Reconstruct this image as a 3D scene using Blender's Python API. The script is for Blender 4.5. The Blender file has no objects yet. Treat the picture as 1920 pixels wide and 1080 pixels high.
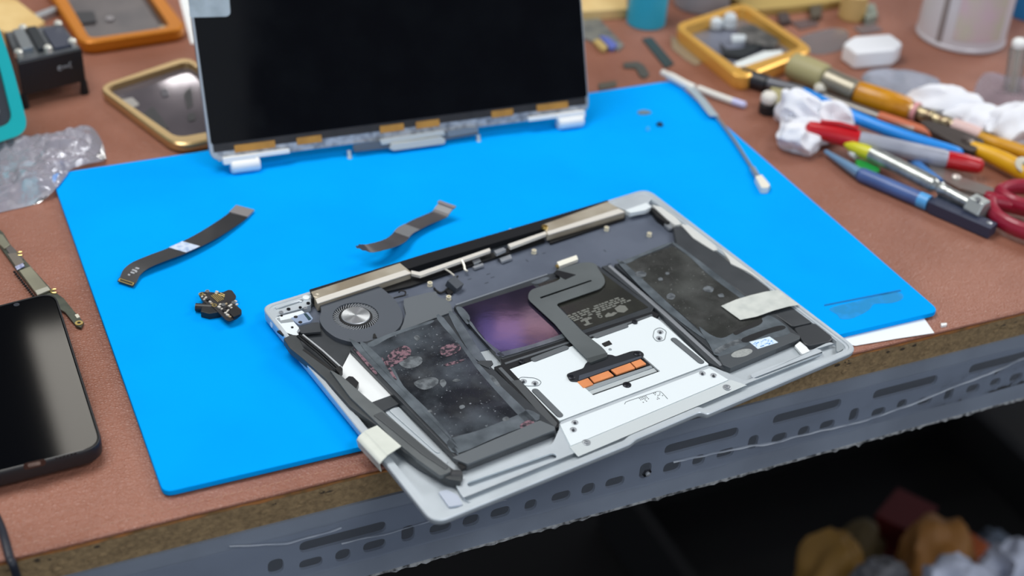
import bpy, bmesh, math, random
from mathutils import Vector, Matrix, noise
random.seed(7)
C = bpy.context.scene.collection
# ------------------------------------------------------------------ camera
FPX = 2667.7
CAM_LOC = Vector((-.0814, -.5725, .5181))
PITCH, ROLL, YAW = .5958, .0652, .451
cy, sy, cp, sp = math.cos(YAW), math.sin(YAW), math.cos(PITCH), math.sin(PITCH)
FWD = Vector((sy*cp, cy*cp, -sp)); RT0 = Vector((cy, -sy, 0)); UP0 = RT0.cross(FWD)
RT = RT0*math.cos(ROLL) + UP0*math.sin(ROLL); UP = UP0*math.cos(ROLL) - RT0*math.sin(ROLL)
def ray(x, y): return (RT*((x-960)/FPX) + UP*((540-y)/FPX) + FWD).normalized()
def P(x, y, z=0.):
    d = ray(x, y); return CAM_LOC + d*((z-CAM_LOC.z)/d.z)
def PY(x, y, Y):
    d = ray(x, y); return CAM_LOC + d*((Y-CAM_LOC.y)/d.y)
def W(pts, z=0.): return [P(x, y, z) for x, y in pts]
ZT = -.0045          # top of the leather; the blue mat's top is z = 0
# ------------------------------------------------------------------ materials
def lin(c):
    c = c/255.; return c/12.92 if c <= .04045 else ((c+.055)/1.055)**2.4
def rgb(c): return (lin(c[0]), lin(c[1]), lin(c[2]), 1)
MATS = {}
def mat(name, col, rough=.5, metal=0., spec=.5, col2=None, nscale=60, nlo=.4, nhi=.65, bump=0., bscale=200, coat=0., alpha=1., trans=0., rough2=None, detail=4, aniso=0., sss=0.):
    if name in MATS: return MATS[name]
    m = bpy.data.materials.new(name); m.use_nodes = True
    nt = m.node_tree; N = nt.nodes; Lk = nt.links; b = N['Principled BSDF']
    b.inputs['Base Color'].default_value = rgb(col); b.inputs['Roughness'].default_value = rough
    b.inputs['Metallic'].default_value = metal; b.inputs['Specular IOR Level'].default_value = spec
    b.inputs['Coat Weight'].default_value = coat; b.inputs['Coat Roughness'].default_value = .08
    b.inputs['Alpha'].default_value = alpha; b.inputs['Transmission Weight'].default_value = trans
    b.inputs['Anisotropic'].default_value = aniso
    tc = N.new('ShaderNodeTexCoord')
    if col2 is not None or rough2 is not None:
        n = N.new('ShaderNodeTexNoise'); n.inputs['Scale'].default_value = nscale; n.inputs['Detail'].default_value = detail
        Lk.new(tc.outputs['Object'], n.inputs['Vector'])
        mr = N.new('ShaderNodeMapRange'); mr.inputs['From Min'].default_value = nlo; mr.inputs['From Max'].default_value = nhi
        Lk.new(n.outputs['Fac'], mr.inputs['Value'])
        if col2 is not None:
            mx = N.new('ShaderNodeMix'); mx.data_type = 'RGBA'
            mx.inputs[6].default_value = rgb(col); mx.inputs[7].default_value = rgb(col2)
            Lk.new(mr.outputs[0], mx.inputs[0]); Lk.new(mx.outputs[2], b.inputs['Base Color'])
        if rough2 is not None:
            m2 = N.new('ShaderNodeMapRange'); m2.inputs['To Min'].default_value = rough; m2.inputs['To Max'].default_value = rough2
            Lk.new(mr.outputs[0], m2.inputs['Value']); Lk.new(m2.outputs[0], b.inputs['Roughness'])
    if bump:
        n2 = N.new('ShaderNodeTexNoise'); n2.inputs['Scale'].default_value = bscale; n2.inputs['Detail'].default_value = 5
        Lk.new(tc.outputs['Object'], n2.inputs['Vector'])
        bp = N.new('ShaderNodeBump'); bp.inputs['Strength'].default_value = bump; bp.inputs['Distance'].default_value = .001
        Lk.new(n2.outputs['Fac'], bp.inputs['Height']); Lk.new(bp.outputs[0], b.inputs['Normal'])
    MATS[name] = m; return m
def clear_mat(name, tint=(235, 238, 245), fac=.25, rough=.12, bump=.6, bscale=90, blend=.12):
    """thin crinkled plastic film: mostly transparent with a sharp sheen"""
    if name in MATS: return MATS[name]
    m = bpy.data.materials.new(name); m.use_nodes = True
    nt = m.node_tree; N = nt.nodes; Lk = nt.links
    N.remove(N['Principled BSDF']); out = N['Material Output']
    tr = N.new('ShaderNodeBsdfTransparent'); tr.inputs[0].default_value = rgb((240, 242, 246))
    gl = N.new('ShaderNodeBsdfGlossy'); gl.inputs['Roughness'].default_value = rough
    df = N.new('ShaderNodeBsdfDiffuse'); df.inputs[0].default_value = rgb(tint)
    tc = N.new('ShaderNodeTexCoord'); n2 = N.new('ShaderNodeTexNoise'); n2.inputs['Scale'].default_value = bscale; n2.inputs['Detail'].default_value = 3
    Lk.new(tc.outputs['Object'], n2.inputs['Vector'])
    bp = N.new('ShaderNodeBump'); bp.inputs['Strength'].default_value = bump; bp.inputs['Distance'].default_value = .004
    Lk.new(n2.outputs['Fac'], bp.inputs['Height']); Lk.new(bp.outputs[0], gl.inputs['Normal'])
    m1 = N.new('ShaderNodeMixShader'); m1.inputs[0].default_value = fac
    m2 = N.new('ShaderNodeMixShader'); fr = N.new('ShaderNodeLayerWeight'); fr.inputs[0].default_value = blend; Lk.new(bp.outputs[0], fr.inputs['Normal'])
    Lk.new(tr.outputs[0], m1.inputs[1]); Lk.new(df.outputs[0], m1.inputs[2])
    Lk.new(fr.outputs[0], m2.inputs[0]); Lk.new(m1.outputs[0], m2.inputs[1]); Lk.new(gl.outputs[0], m2.inputs[2])
    Lk.new(m2.outputs[0], out.inputs[0]); MATS[name] = m; return m
# ------------------------------------------------------------------ object helpers
INV = {}
def tag(o, label=None, cat=None, group=None, kind=None):
    for k, v in (('label', label), ('category', cat), ('group', group), ('kind', kind)):
        if v: o[k] = v
    return o
def thing(name, label, cat, loc=(0, 0, 0), group=None, M=None):
    o = bpy.data.objects.new(name, None); C.objects.link(o); o.empty_display_size = .02
    M = M or Matrix.Translation(Vector(loc)); o.matrix_world = M; INV[o.name] = M.inverted()
    return tag(o, label, cat, group)
def root(o):
    while o.parent: o = o.parent
    return o
def mk(name, bm, mats, parent=None, world=True, smooth=True, ang=26, bevel=0., seg=2, label=None, keep=False):
    if not isinstance(mats, (list, tuple)): mats = [mats]
    bmesh.ops.recalc_face_normals(bm, faces=bm.faces)
    if parent is not None:
        if world: bm.transform(INV[root(parent).name])
        loc = None
    elif not keep:
        xs = [v.co for v in bm.verts]
        lo = Vector([min(c[i] for c in xs) for i in range(3)]); hi = Vector([max(c[i] for c in xs) for i in range(3)])
        loc = Vector(((lo.x+hi.x)/2, (lo.y+hi.y)/2, lo.z)); bm.transform(Matrix.Translation(-loc))
    else: loc = None
    me = bpy.data.meshes.new(name); bm.to_mesh(me); bm.free()
    for m in mats: me.materials.append(m)
    if smooth:
        me.polygons.foreach_set('use_smooth', [True]*len(me.polygons)); me.set_sharp_from_angle(angle=math.radians(ang))
    o = bpy.data.objects.new(name, me); C.objects.link(o)
    if parent is not None: o.parent = parent
    if loc is not None: o.location = loc
    if bevel:
        b = o.modifiers.new('bevel', 'BEVEL'); b.width = bevel; b.segments = seg; b.limit_method = 'ANGLE'; b.angle_limit = math.radians(40); b.harden_normals = True
    if label: o['label'] = label
    return o
def one(name, bm, mats, label, cat, group=None, **k): return tag(mk(name, bm, mats, **k), label, cat, group)
def B(): return bmesh.new()
# ------------------------------------------------------------------ shape helpers (points are Vectors; thickness runs down -Z)
def rnd(pts, r=.002, n=4):
    out = []; L = len(pts)
    for i in range(L):
        a, p, c = Vector(pts[i-1]), Vector(pts[i]), Vector(pts[(i+1) % L])
        da, dc = a-p, c-p
        ri = r[i] if isinstance(r, (list, tuple)) else r
        q, s = min(ri, da.length*.45), min(ri, dc.length*.45)
        A, Cc = p+da.normalized()*q, p+dc.normalized()*s
        for k in range(n+1):
            t = k/n; out.append(A*(1-t)**2 + p*2*t*(1-t) + Cc*t*t)
    return out
def blob(pts, n=4):
    out = []; L = len(pts); pts = [Vector(p) for p in pts]
    for i in range(L):
        p0, p1, p2, p3 = pts[i-1], pts[i], pts[(i+1) % L], pts[(i+2) % L]
        for k in range(n):
            t = k/n
            out.append(.5*((2*p1)+(p2-p0)*t+(2*p0-5*p1+4*p2-p3)*t*t+(3*p1-p0-3*p2+p3)*t**3))
    return out
def spline(pts, n=5):
    pts = [Vector(p) for p in pts]; out = []
    for i in range(len(pts)-1):
        p0, p1, p2, p3 = pts[max(i-1, 0)], pts[i], pts[i+1], pts[min(i+2, len(pts)-1)]
        for k in range(n):
            t = k/n
            out.append(.5*((2*p1)+(p2-p0)*t+(2*p0-5*p1+4*p2-p3)*t*t+(3*p1-p0-3*p2+p3)*t**3))
    return out+[pts[-1]]
def prism(bm, pts, t, holes=(), mi=0, down=(0, 0, -1)):
    d = Vector(down)*t
    def loop(p, off): return [bm.verts.new(Vector(q)+off) for q in p]
    tops = [loop(pts, Vector())]+[loop(h, Vector()) for h in holes]
    bots = [loop(pts, d)]+[loop(h, d) for h in holes]
    for T, Bt in zip(tops, bots):
        n = len(T)
        for i in range(n):
            f = bm.faces.new((T[i], T[(i+1) % n], Bt[(i+1) % n], Bt[i])); f.material_index = mi
    if not holes:
        for L in (tops[0], bots[0]):
            f = bm.faces.new(L); f.material_index = mi
    else:
        for S in (tops, bots):
            ed = []
            for L in S:
                for i in range(len(L)):
                    e = bm.edges.get((L[i], L[(i+1) % len(L)])); ed.append(e)
            r = bmesh.ops.triangle_fill(bm, edges=ed, use_beauty=True)
            for g in r['geom']:
                if isinstance(g, bmesh.types.BMFace): g.material_index = mi
    return bm
def loft(bm, rings, caps=True, mi=0, closed=True):
    R = [[bm.verts.new(Vector(p)) for p in r] for r in rings]; n = len(R[0])
    for a, b in zip(R, R[1:]):
        for i in range(n if closed else n-1):
            f = bm.faces.new((a[i], a[(i+1) % n], b[(i+1) % n], b[i])); f.material_index = mi
    if caps:
        for r in (R[0], R[-1]):
            f = bm.faces.new(r); f.material_index = mi
    return bm
def frame(d):
    d = d.normalized(); h = Vector((0, 0, 1)) if abs(d.z) < .9 else Vector((1, 0, 0))
    a = h.cross(d).normalized(); return a, d.cross(a)
def tube(bm, pts, r, n=10, mi=0, closed=False, sq=1.):
    pts = [Vector(p) for p in pts]; L = len(pts); rings = []
    rr = r if isinstance(r, (list, tuple)) else [r]*L
    a = None
    for i in range(L):
        t = (pts[(i+1) % L]-pts[i-1]) if closed else (pts[min(i+1, L-1)]-pts[max(i-1, 0)])
        t.normalize()
        if a is None: a, b = frame(t)
        else:
            a = (a-t*a.dot(t)).normalized(); b = t.cross(a)
        rings.append([pts[i]+(a*math.cos(2*math.pi*k/n)+b*sq*math.sin(2*math.pi*k/n))*rr[i] for k in range(n)])
    if closed: rings.append(rings[0]); loft(bm, rings, False, mi); bmesh.ops.remove_doubles(bm, verts=bm.verts, dist=1e-7)
    else: loft(bm, rings, True, mi)
    return bm
def lathe(bm, o, axis, prof, n=24, mi=0):
    o = Vector(o); axis = Vector(axis).normalized(); a, b = frame(axis)
    rings = [[o+axis*h+(a*math.cos(2*math.pi*k/n)+b*math.sin(2*math.pi*k/n))*max(r, 1e-5) for k in range(n)] for r, h in prof]
    return loft(bm, rings, True, mi)
def circ(c, r, n=20, u=Vector((1, 0, 0)), v=Vector((0, 1, 0))):
    c = Vector(c); return [c+(u*math.cos(2*math.pi*k/n)+v*math.sin(2*math.pi*k/n))*r for k in range(n)]
def pill(a, b, w, n=6):
    a, b = Vector(a), Vector(b); d = (b-a).normalized(); s = Vector((-d.y, d.x, 0)) ; out = []
    for k in range(n+1):
        t = -math.pi/2+math.pi*k/n; out.append(b+(d*math.cos(t)+s*math.sin(t))*w)
    for k in range(n+1):
        t = math.pi/2+math.pi*k/n; out.append(a+(d*math.cos(t)+s*math.sin(t))*w)
    return out
def box(bm, c, sx, sy, sz, M=None, mi=0):
    c = Vector(c); p = [Vector((x*sx/2, y*sy/2, sz/2)) for x, y in ((-1, -1), (1, -1), (1, 1), (-1, 1))]
    q = [v-Vector((0, 0, sz)) for v in p]
    if M: p = [M @ v for v in p]; q = [M @ v for v in q]
    return loft(bm, [[c+v for v in q], [c+v for v in p]], True, mi)
def ribbon(bm, cs, ss, th=.0003, mi=0):
    """flat strip: centres, half-width vectors"""
    rings = []
    for i, (c, s) in enumerate(zip(cs, ss)):
        t = (cs[min(i+1, len(cs)-1)]-cs[max(i-1, 0)]).normalized(); n = s.cross(t).normalized()
        if n.z < 0: n = -n
        rings.append([c-s+n*th, c+s+n*th, c+s-n*th*0, c-s-n*th*0])
    return loft(bm, rings, True, mi)
def lerpv(a, b, t): return Vector(a)*(1-t)+Vector(b)*t
def crumple(bm, c, rx, ry, rz, seed=0, amp=.35, fr=2.2, sub=4, floor=None, rot=0., fine=.35):
    """a wadded sheet: a subdivided ball pushed in and out along sharp creases"""
    r = bmesh.ops.create_icosphere(bm, subdivisions=sub, radius=1.)
    c = Vector(c); o = Vector((seed*3.1, seed*1.7, seed*.9)); cr, sr = math.cos(rot), math.sin(rot)
    for v in r['verts']:
        p = v.co.copy()
        h = 1-abs(noise.noise(p*fr+o))*2.2*amp + noise.noise(p*fr*2.3+o)*amp*fine + (1-abs(noise.noise(p*fr*4.1+o)))*amp*fine*.3
        q = Vector((p.x*rx*h, p.y*ry*h, p.z*rz*h))
        q = Vector((q.x*cr-q.y*sr, q.x*sr+q.y*cr, q.z))
        v.co = c+q
        if floor is not None and v.co.z < floor: v.co.z = floor
    return bm
def along(p, q, t): return lerpv(p, q, t)
def rod(T, name, m, a, b, prof, n=16, label=None, parent=None):
    """a turned piece from a to b; prof = [(radius, fraction of length)]"""
    a, b = Vector(a), Vector(b); L = (b-a).length
    return mk(name, lathe(B(), a, b-a, [(r, f*L) for r, f in prof], n), m, parent or T, label=label)
def cell_mat(name, base, cloud, speck):
    m = mat(name, base, .15, 0, .5, coat=.35)
    nt = m.node_tree; N = nt.nodes; K = nt.links; b = N['Principled BSDF']; tc = N['Texture Coordinate']
    def noise_(scale, lo, hi, det):
        n = N.new('ShaderNodeTexNoise'); n.inputs['Scale'].default_value = scale; n.inputs['Detail'].default_value = det; K.new(tc.outputs['Object'], n.inputs['Vector'])
        r = N.new('ShaderNodeMapRange'); r.inputs['From Min'].default_value = lo; r.inputs['From Max'].default_value = hi; K.new(n.outputs['Fac'], r.inputs['Value']); return r.outputs[0]
    def mix_(f, a, c):
        x = N.new('ShaderNodeMix'); x.data_type = 'RGBA'; K.new(f, x.inputs[0])
        if isinstance(a, tuple): x.inputs[6].default_value = rgb(a)
        else: K.new(a, x.inputs[6])
        x.inputs[7].default_value = rgb(c); return x.outputs[2]
    c1 = mix_(noise_(34, .42, .74, 6), base, cloud)
    c2 = mix_(noise_(560, .68, .75, 2), c1, speck)
    v = N.new('ShaderNodeTexVoronoi'); v.inputs['Scale'].default_value = 900; K.new(tc.outputs['Object'], v.inputs['Vector'])
    r = N.new('ShaderNodeMapRange'); r.inputs['From Min'].default_value = .10; r.inputs['From Max'].default_value = .05; K.new(v.outputs['Distance'], r.inputs['Value'])
    c3 = mix_(r.outputs[0], c2, speck); K.new(c3, b.inputs['Base Color'])
    rr = N.new('ShaderNodeMapRange'); rr.inputs['To Min'].default_value = .12; rr.inputs['To Max'].default_value = .42; K.new(noise_(60, .4, .7, 4), rr.inputs['Value']); K.new(rr.outputs[0], b.inputs['Roughness'])
    return m
# ================================================================== materials
ALU = mat('aluminium', (204, 213, 219), .42, .35, col2=(194, 203, 209), nscale=40, bump=.02, bscale=2500)
ALU_D = mat('aluminium_grey', (166, 175, 180), .4, .4)
ALU_W = mat('aluminium_bright', (234, 243, 246), .45, .15)
STEEL = mat('steel_bar', (196, 188, 170), .32, .3, col2=(160, 148, 128), nscale=25)
PLATE = mat('keyboard_back_grey', (94, 102, 117), .5, .05, col2=(84, 92, 107), nscale=30)
FANM = mat('fan_plastic', (80, 86, 94), .5, 0, bump=.03, bscale=900)
DARKP = mat('black_plastic', (24, 26, 29), .42)
DARKG = mat('dark_grey_plastic', (60, 64, 68), .45, col2=(52, 56, 60), nscale=50)
RUBBER = mat('grey_rubber', (92, 97, 101), .6)
BLACK = mat('matte_black', (12, 13, 15), .6)
SCREW = mat('screw_steel', (170, 175, 180), .3, .45)
SCREWD = mat('dark_screw', (46, 48, 54), .35, .7)
COPPER = mat('copper_pad', (232, 150, 96), .5, .2, col2=(222, 140, 88), nscale=60)
BRASS = mat('brass', (214, 190, 120), .3, .9)
WHITE = mat('white_plastic', (236, 238, 236), .45)
PAPER = mat('white_paper', (236, 240, 240), .75)
FLEX = mat('grey_flex', (104, 110, 111), .36, .15, col2=(94, 100, 101), nscale=25)
CELL = cell_mat('cell_black', (36, 39, 43), (88, 95, 102), (136, 142, 148))
CELL_P = mat('cell_purple_black', (34, 31, 44), .045, 0, col2=(44, 38, 54), nscale=40, coat=.4, bump=.03, bscale=60)
CELL_O = mat('cell_olive_black', (54, 55, 50), .2, 0, col2=(46, 47, 44), nscale=40, coat=.25)
CELL_B = cell_mat('cell_grey_black', (54, 55, 53), (84, 86, 84), (124, 126, 124))
FILM = mat('grey_adhesive_film', (104, 112, 118), .22, 0, col2=(76, 83, 88), nscale=70, nlo=.35, nhi=.65, bump=.35, bscale=190, coat=.4, detail=6)
GLUE = mat('glue_residue', (112, 118, 122), .35, 0, col2=(74, 79, 83), nscale=260, nlo=.38, nhi=.6, bump=.3, bscale=260)
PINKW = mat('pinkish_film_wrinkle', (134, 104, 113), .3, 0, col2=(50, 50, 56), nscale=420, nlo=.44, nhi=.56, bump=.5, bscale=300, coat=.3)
FRAMEB = mat('battery_frame', (58, 62, 66), .38, col2=(50, 54, 58), nscale=60)
TAPE = mat('white_cloth_tape', (205, 209, 203), .6, 0, col2=(190, 195, 190), nscale=120)
TAPE2 = mat('milky_tape', (218, 222, 212), .45, 0, trans=0., col2=(206, 211, 200), nscale=60)
PLUM = mat('plate_blue_grey', (160, 178, 206), .4, .3)
# ================================================================== the opened laptop base
LY = .1688; RIM_B, RIM_F, DEP = .010, .006, .2124
eu = Vector((math.cos(LY), math.sin(LY), 0)); ev = Vector((-math.sin(LY)*DEP, math.cos(LY)*DEP, RIM_B-RIM_F)).normalized(); en = eu.cross(ev)
ML = Matrix(((eu.x, ev.x, en.x, .0889), (eu.y, ev.y, en.y, .1349), (eu.z, ev.z, en.z, RIM_B), (0, 0, 0, 1))); MLI = ML.inverted()
LC = MLI @ CAM_LOC
def L(x, y, w=0.):
    d = (MLI.to_3x3() @ ray(x, y)); p = LC + d*((w-LC.z)/d.z); return Vector((p.x, p.y, w))
def LL(pts, w=0.): return [L(x, y, w) for x, y in pts]
def zb(y): return -RIM_B + min(0, 0) - y*(RIM_B-RIM_F)/DEP
def zfl(y): return zb(y)+.0018
lap = thing('opened_laptop', 'opened silver laptop base upside down on the blue mat, batteries and fan exposed', 'laptop', M=ML)
def lp(name, bm, m, parent=None, **k): return mk(name, bm, m, parent or lap, world=False, **k)
def slab(name, px, w, t, m, r=.0008, n=3, parent=None, holes=(), bevel=0., **k):
    pts = LL(px, w)
    if r: pts = rnd(pts, r, n)
    return lp(name, prism(B(), pts, t, holes), m, parent, bevel=bevel, **k)
def inset(pts, d):
    n = len(pts); A = sum(pts[i-1].x*pts[i].y-pts[i].x*pts[i-1].y for i in range(n)); s = 1 if A > 0 else -1
    ln = []
    for i in range(n):
        a, b = pts[i], pts[(i+1) % n]; t = (b-a); t = Vector((t.x, t.y)).normalized(); nn = Vector((-t.y, t.x))*s
        ln.append((Vector((a.x, a.y))+nn*d, t))
    out = []
    for i in range(n):
        (p, t), (q, u) = ln[i-1], ln[i]
        den = t.x*u.y-t.y*u.x; k = ((q.x-p.x)*u.y-(q.y-p.y)*u.x)/den
        out.append(Vector((p.x+t.x*k, p.y+t.y*k, 0)))
    return out
CORN = [(489, 574), (1213, 353), (1612, 655), (1326, 777), (1313, 772), (1193, 823), (1183, 832), (813, 983)]
cp0 = LL(CORN, 0)
RAD = [.0075, .0095, .0095, .002, .002, .002, .002, .0095]
def ring(d, zf):
    pts = inset(cp0, d); q = rnd(pts, [max(r-d*.7, .0008) if r > .005 else r for r in RAD], 6)
    return [Vector((p.x, p.y, zf(p.y) if callable(zf) else zf)) for p in q]
bm = loft(B(), [ring(.006, lambda y: zb(y)), ring(.003, lambda y: zb(y)+.0005), ring(.001, lambda y: zb(y)+.0016), ring(.0002, lambda y: zb(y)+.003),
     ring(0, lambda y: max(zb(y)+.0042, -.0014)), ring(0, -.0005), ring(.0005, 0), ring(.0026, 0), ring(.0030, -.0007), ring(.0045, -.0007), ring(.0048, -.0014), ring(.0054, -.0014), ring(.0058, zfl)])
case = lp('case', bm, ALU, ang=30)
# keyboard back plate
slab('keyboard_back_plate', [(570, 600), (588, 572), (1172, 394), (1226, 396), (1262, 425), (1280, 470), (1160, 600), (760, 690), (655, 690), (590, 640)], -.0058, .0012, PLATE)
for q in ([(1013, 503), (1030, 493), (1036, 497), (1018, 508)],): pass
# dark plastic floor between speaker and left battery, white card, dark strip
slab('cable_bay_floor', [(560, 622), (600, 606), (662, 646), (660, 664), (641, 702), (600, 676), (562, 650)], -.0046, .001, DARKG)
slab('white_card', [(657, 660), (733, 741), (697, 754), (672, 742), (636, 700)], -.0028, .0006, PAPER, r=.0003)
slab('black_foam_strip', [(694, 754), (731, 741), (748, 757), (716, 771)], -.0030, .0012, DARKG, r=.0003)
# rear edge: black vent strip, steel antenna bar
rear = slab('vent_strip', [(580, 543), (800, 475), (1013, 413), (1139, 375), (1146, 389), (1013, 430), (800, 493), (586, 560)], .0005, .0045, DARKP, r=.0003)
bar = slab('hinge_bar', [(583, 547), (750, 493), (771, 510), (595, 569)], .0010, .0060, STEEL, r=.0004, bevel=.0002)
slab('bar_ridge', [(592, 560), (760, 506), (771, 512), (595, 569)], .0014, .0006, mat('bright_steel', (240, 236, 226), .3, .25), r=.0003, parent=bar)
lp('bar_screw', lathe(B(), L(594, 555, .001), (0, 0, 1), [(.0024, 0), (.0024, .0005), (.0018, .0007), (.0004, .0003)]), STEEL, bar)
slab('middle_bar', [(771, 507), (786, 510), (918, 465), (920, 470), (788, 517), (771, 513)], .0006, .0018, mat('bright_steel', 0), r=.0003, parent=bar)
slab('bar_block', [(926, 470), (944, 464), (949, 468), (931, 476)], .0006, .002, SCREW, r=.0003, parent=bar)
slab('middle_bar', [(952, 458), (1022, 434), (1026, 438), (957, 464)], .0006, .002, mat('bright_steel', 0), r=.0003, parent=bar)
slab('bar_wide_end', [(1018, 421), (1139, 378), (1172, 397), (1026, 440)], .0008, .005, STEEL, r=.0004, bevel=.0002, parent=bar)
slab('bar_ridge', [(1026, 434), (1160, 391), (1172, 397), (1028, 440)], .0012, .0006, mat('bright_steel', 0), r=.0003, parent=bar)
lp('brass_nut', lathe(B(), L(1021, 428, .0008), (0, 0, 1), [(.0022, 0), (.0022, .0018), (.0011, .0018), (.001, .0006)], 6), BRASS, bar)
slab('bar_painted_shadow', [(1028, 446), (1172, 401), (1172, 410), (1032, 456)], -.0040, .0015, BLACK, r=.0003)  # black slabs paint in the shadow along the bar
slab('bar_painted_shadow', [(600, 571), (700, 540), (770, 520), (900, 480), (1020, 444), (1022, 452), (900, 492), (770, 536), (700, 552)], -.0040, .0015, BLACK, r=.0003)
# small connector clips along the bar
for q in ([(885, 489), (899, 484), (902, 490), (889, 495)], [(886, 500), (905, 493), (907, 497), (890, 503)], [(936, 484), (957, 477), (960, 484), (941, 491)]):
    slab('connector_clip', q, -.0035, .0015, SCREW, r=.0002)
lp('antenna_lead', tube(B(), spline([L(818, 503, .0004), L(830, 503, -.001), L(842, 509, -.002), L(852, 517, -.003)]), .0006, 8), mat('bare_wire', (226, 222, 208), .35, .3))
lp('antenna_lead', tube(B(), spline([L(866, 488, .0004), L(870, 497, -.001), L(872, 506, -.002), L(876, 508, -.003)]), .0008, 8), mat('bare_wire', 0))
# standoffs
for x, y in ((806, 536), (841, 562), (1001, 475), (1137, 432), (1217, 443), (958, 437)):
    s = lp('standoff', lathe(B(), L(x, y, -.0058), (0, 0, 1), [(.0017, 0), (.0017, .0006), (.0013, .0007), (.0013, .0018), (.0017, .0019), (.0017, .0026), (.0008, .0026), (.0007, .001)], 16), [mat('standoff_metal', (240, 234, 210), .3, .35)])
# fan
fan_px = [(599, 570), (625, 560), (709, 534), (726, 548), (741, 561), (752, 579), (756, 594), (753, 606), (746, 617), (730, 629), (697, 640), (660, 642), (629, 633), (609, 618), (601, 606), (598, 596), (603, 582)]
fc = L(667, 592, -.0014); fr = (L(710, 592, -.0014)-L(624, 592, -.0014)).length/2; hr = fr*.655
fan = lp('fan', prism(B(), rnd(LL(fan_px, -.0014), .004, 4), .0046, [circ(fc, fr, 48)]), FANM, bevel=.0006, seg=3)
lp('intake_floor', prism(B(), circ(fc-Vector((0, 0, .0022)), fr*1.0, 48), .0006), BLACK, fan)
bm = B()
for k in range(44):
    a = 2*math.pi*k/44
    def pp(r, da): return fc+Vector((math.cos(a+da)*r, math.sin(a+da)*r, -.0006))
    p0, p1, p2 = pp(hr*1.12, 0), pp(fr*.86, -.10), pp(fr*.985, -.22)
    for (u, v) in ((p0, p1), (p1, p2)):
        s = Vector((-(v-u).y, (v-u).x, 0)).normalized()*.00016
        loft(bm, [[u-s, v-s, v+s, u+s], [q-Vector((0, 0, .0014)) for q in (u-s, v-s, v+s, u+s)]])
lp('impeller_blades', bm, mat('blade_grey', (158, 162, 166), .4), fan, smooth=False)
lp('hub_ring', lathe(B(), fc-Vector((0, 0, .002)), (0, 0, 1), [(hr*1.14, 0), (hr*1.14, .0012), (hr*1.05, .0019), (hr*.98, .0019), (hr*.96, .0016)], 48), BLACK, fan)
hubm = mat('brushed_hub', (214, 218, 220), .34, .8)
nt = hubm.node_tree; b_ = nt.nodes['Principled BSDF']; tcn = nt.nodes.new('ShaderNodeTangent'); tcn.direction_type = 'RADIAL'; tcn.axis = 'Z'
b_.inputs['Anisotropic'].default_value = .85; nt.links.new(tcn.outputs[0], b_.inputs['Tangent'])
hub = lathe(B(), (0, 0, 0), (0, 0, 1), [(hr*.97, 0), (hr*.97, .0014), (hr*.93, .0018), (.0006, .0018), (.0005, .0012)], 48)
ho = lp('hub_cap', hub, hubm, fan, label='brushed silver fan hub cap'); ho.location = fc-Vector((0, 0, .0012))
slab('moulded_arrow', [(700, 626), (703, 625), (707, 633), (699, 634)], -.0010, .0006, BLACK, r=.0002, parent=fan)
# fan bracket + duct plate
slab('fan_bracket', [(560, 613), (574, 606), (598, 604), (602, 622), (566, 625), (557, 619)], -.0016, .0014, DARKG, label='grey metal ear holding the fan')
lp('bracket_screw', lathe(B(), L(556, 621, -.0014), (0, 0, 1), [(.0021, 0), (.0021, .0006), (.0014, .0007), (.0007, .0002)], 16), SCREW)
slab('duct_plate', [(757, 560), (800, 549), (817, 546), (823, 557), (836, 560), (845, 570), (849, 584), (800, 602), (748, 622), (756, 605), (761, 588), (757, 572)], -.0030, .0024, mat('duct_grey', (100, 106, 111), .5, .1), bevel=.0002)
lp('hooked_wire', tube(B(), spline([L(738, 559, -.002), L(749, 556, -.002), L(759, 553, -.002), L(760, 547, -.002), L(752, 545, -.002), L(748, 548, -.002)]), .0005, 8), BLACK)
# display plug near the standoffs
cb = B(); box(cb, L(852, 534, -.0022), .0075, .0085, .0055, Matrix.Rotation(.35, 3, 'Z') @ Matrix.Rotation(.35, 3, 'X'))
plug = lp('cable_plug', cb, mat('plug_grey', (66, 72, 80), .35), bevel=.0004)
lp('plug_cable', tube(B(), spline([L(858, 518, -.002), L(853, 526, -.0018), L(840, 541, -.004), L(828, 549, -.0045), L(818, 545, -.0048), L(814, 540, -.005)]), .0007, 8), BLACK, plug)
slab('plug_foot', [(834, 543), (842, 536), (850, 548), (842, 553)], -.0040, .0015, BLACK, r=.0003, parent=plug)
# white connector at the head of the flex
wc = slab('flex_connector', [(1044, 491), (1081, 478), (1084, 486), (1049, 499)], -.0022, .0024, mat('connector_ivory', (238, 236, 222), .4), r=.0003, bevel=.0002)
slab('connector_pin', [(1041, 497), (1047, 495), (1049, 500), (1044, 501)], -.0030, .001, BRASS, r=.0002, parent=wc)
random.seed(3)
bm = B()
for k in range(16):
    x = random.uniform(.06, .25); y = random.uniform(-.062, -.024); a = random.choice((0, 0, 1.57))
    pts = [Vector((x+math.cos(a)*u-math.sin(a)*v, y+math.sin(a)*u+math.cos(a)*v, -.00572)) for u, v in ((-.0014, -.0003), (.0014, -.0003), (.0014, .0003), (-.0014, .0003))]
    prism(bm, pts, .0002)
lp('plate_slots', bm, mat('slot_dark', (48, 54, 64), .6))
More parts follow.
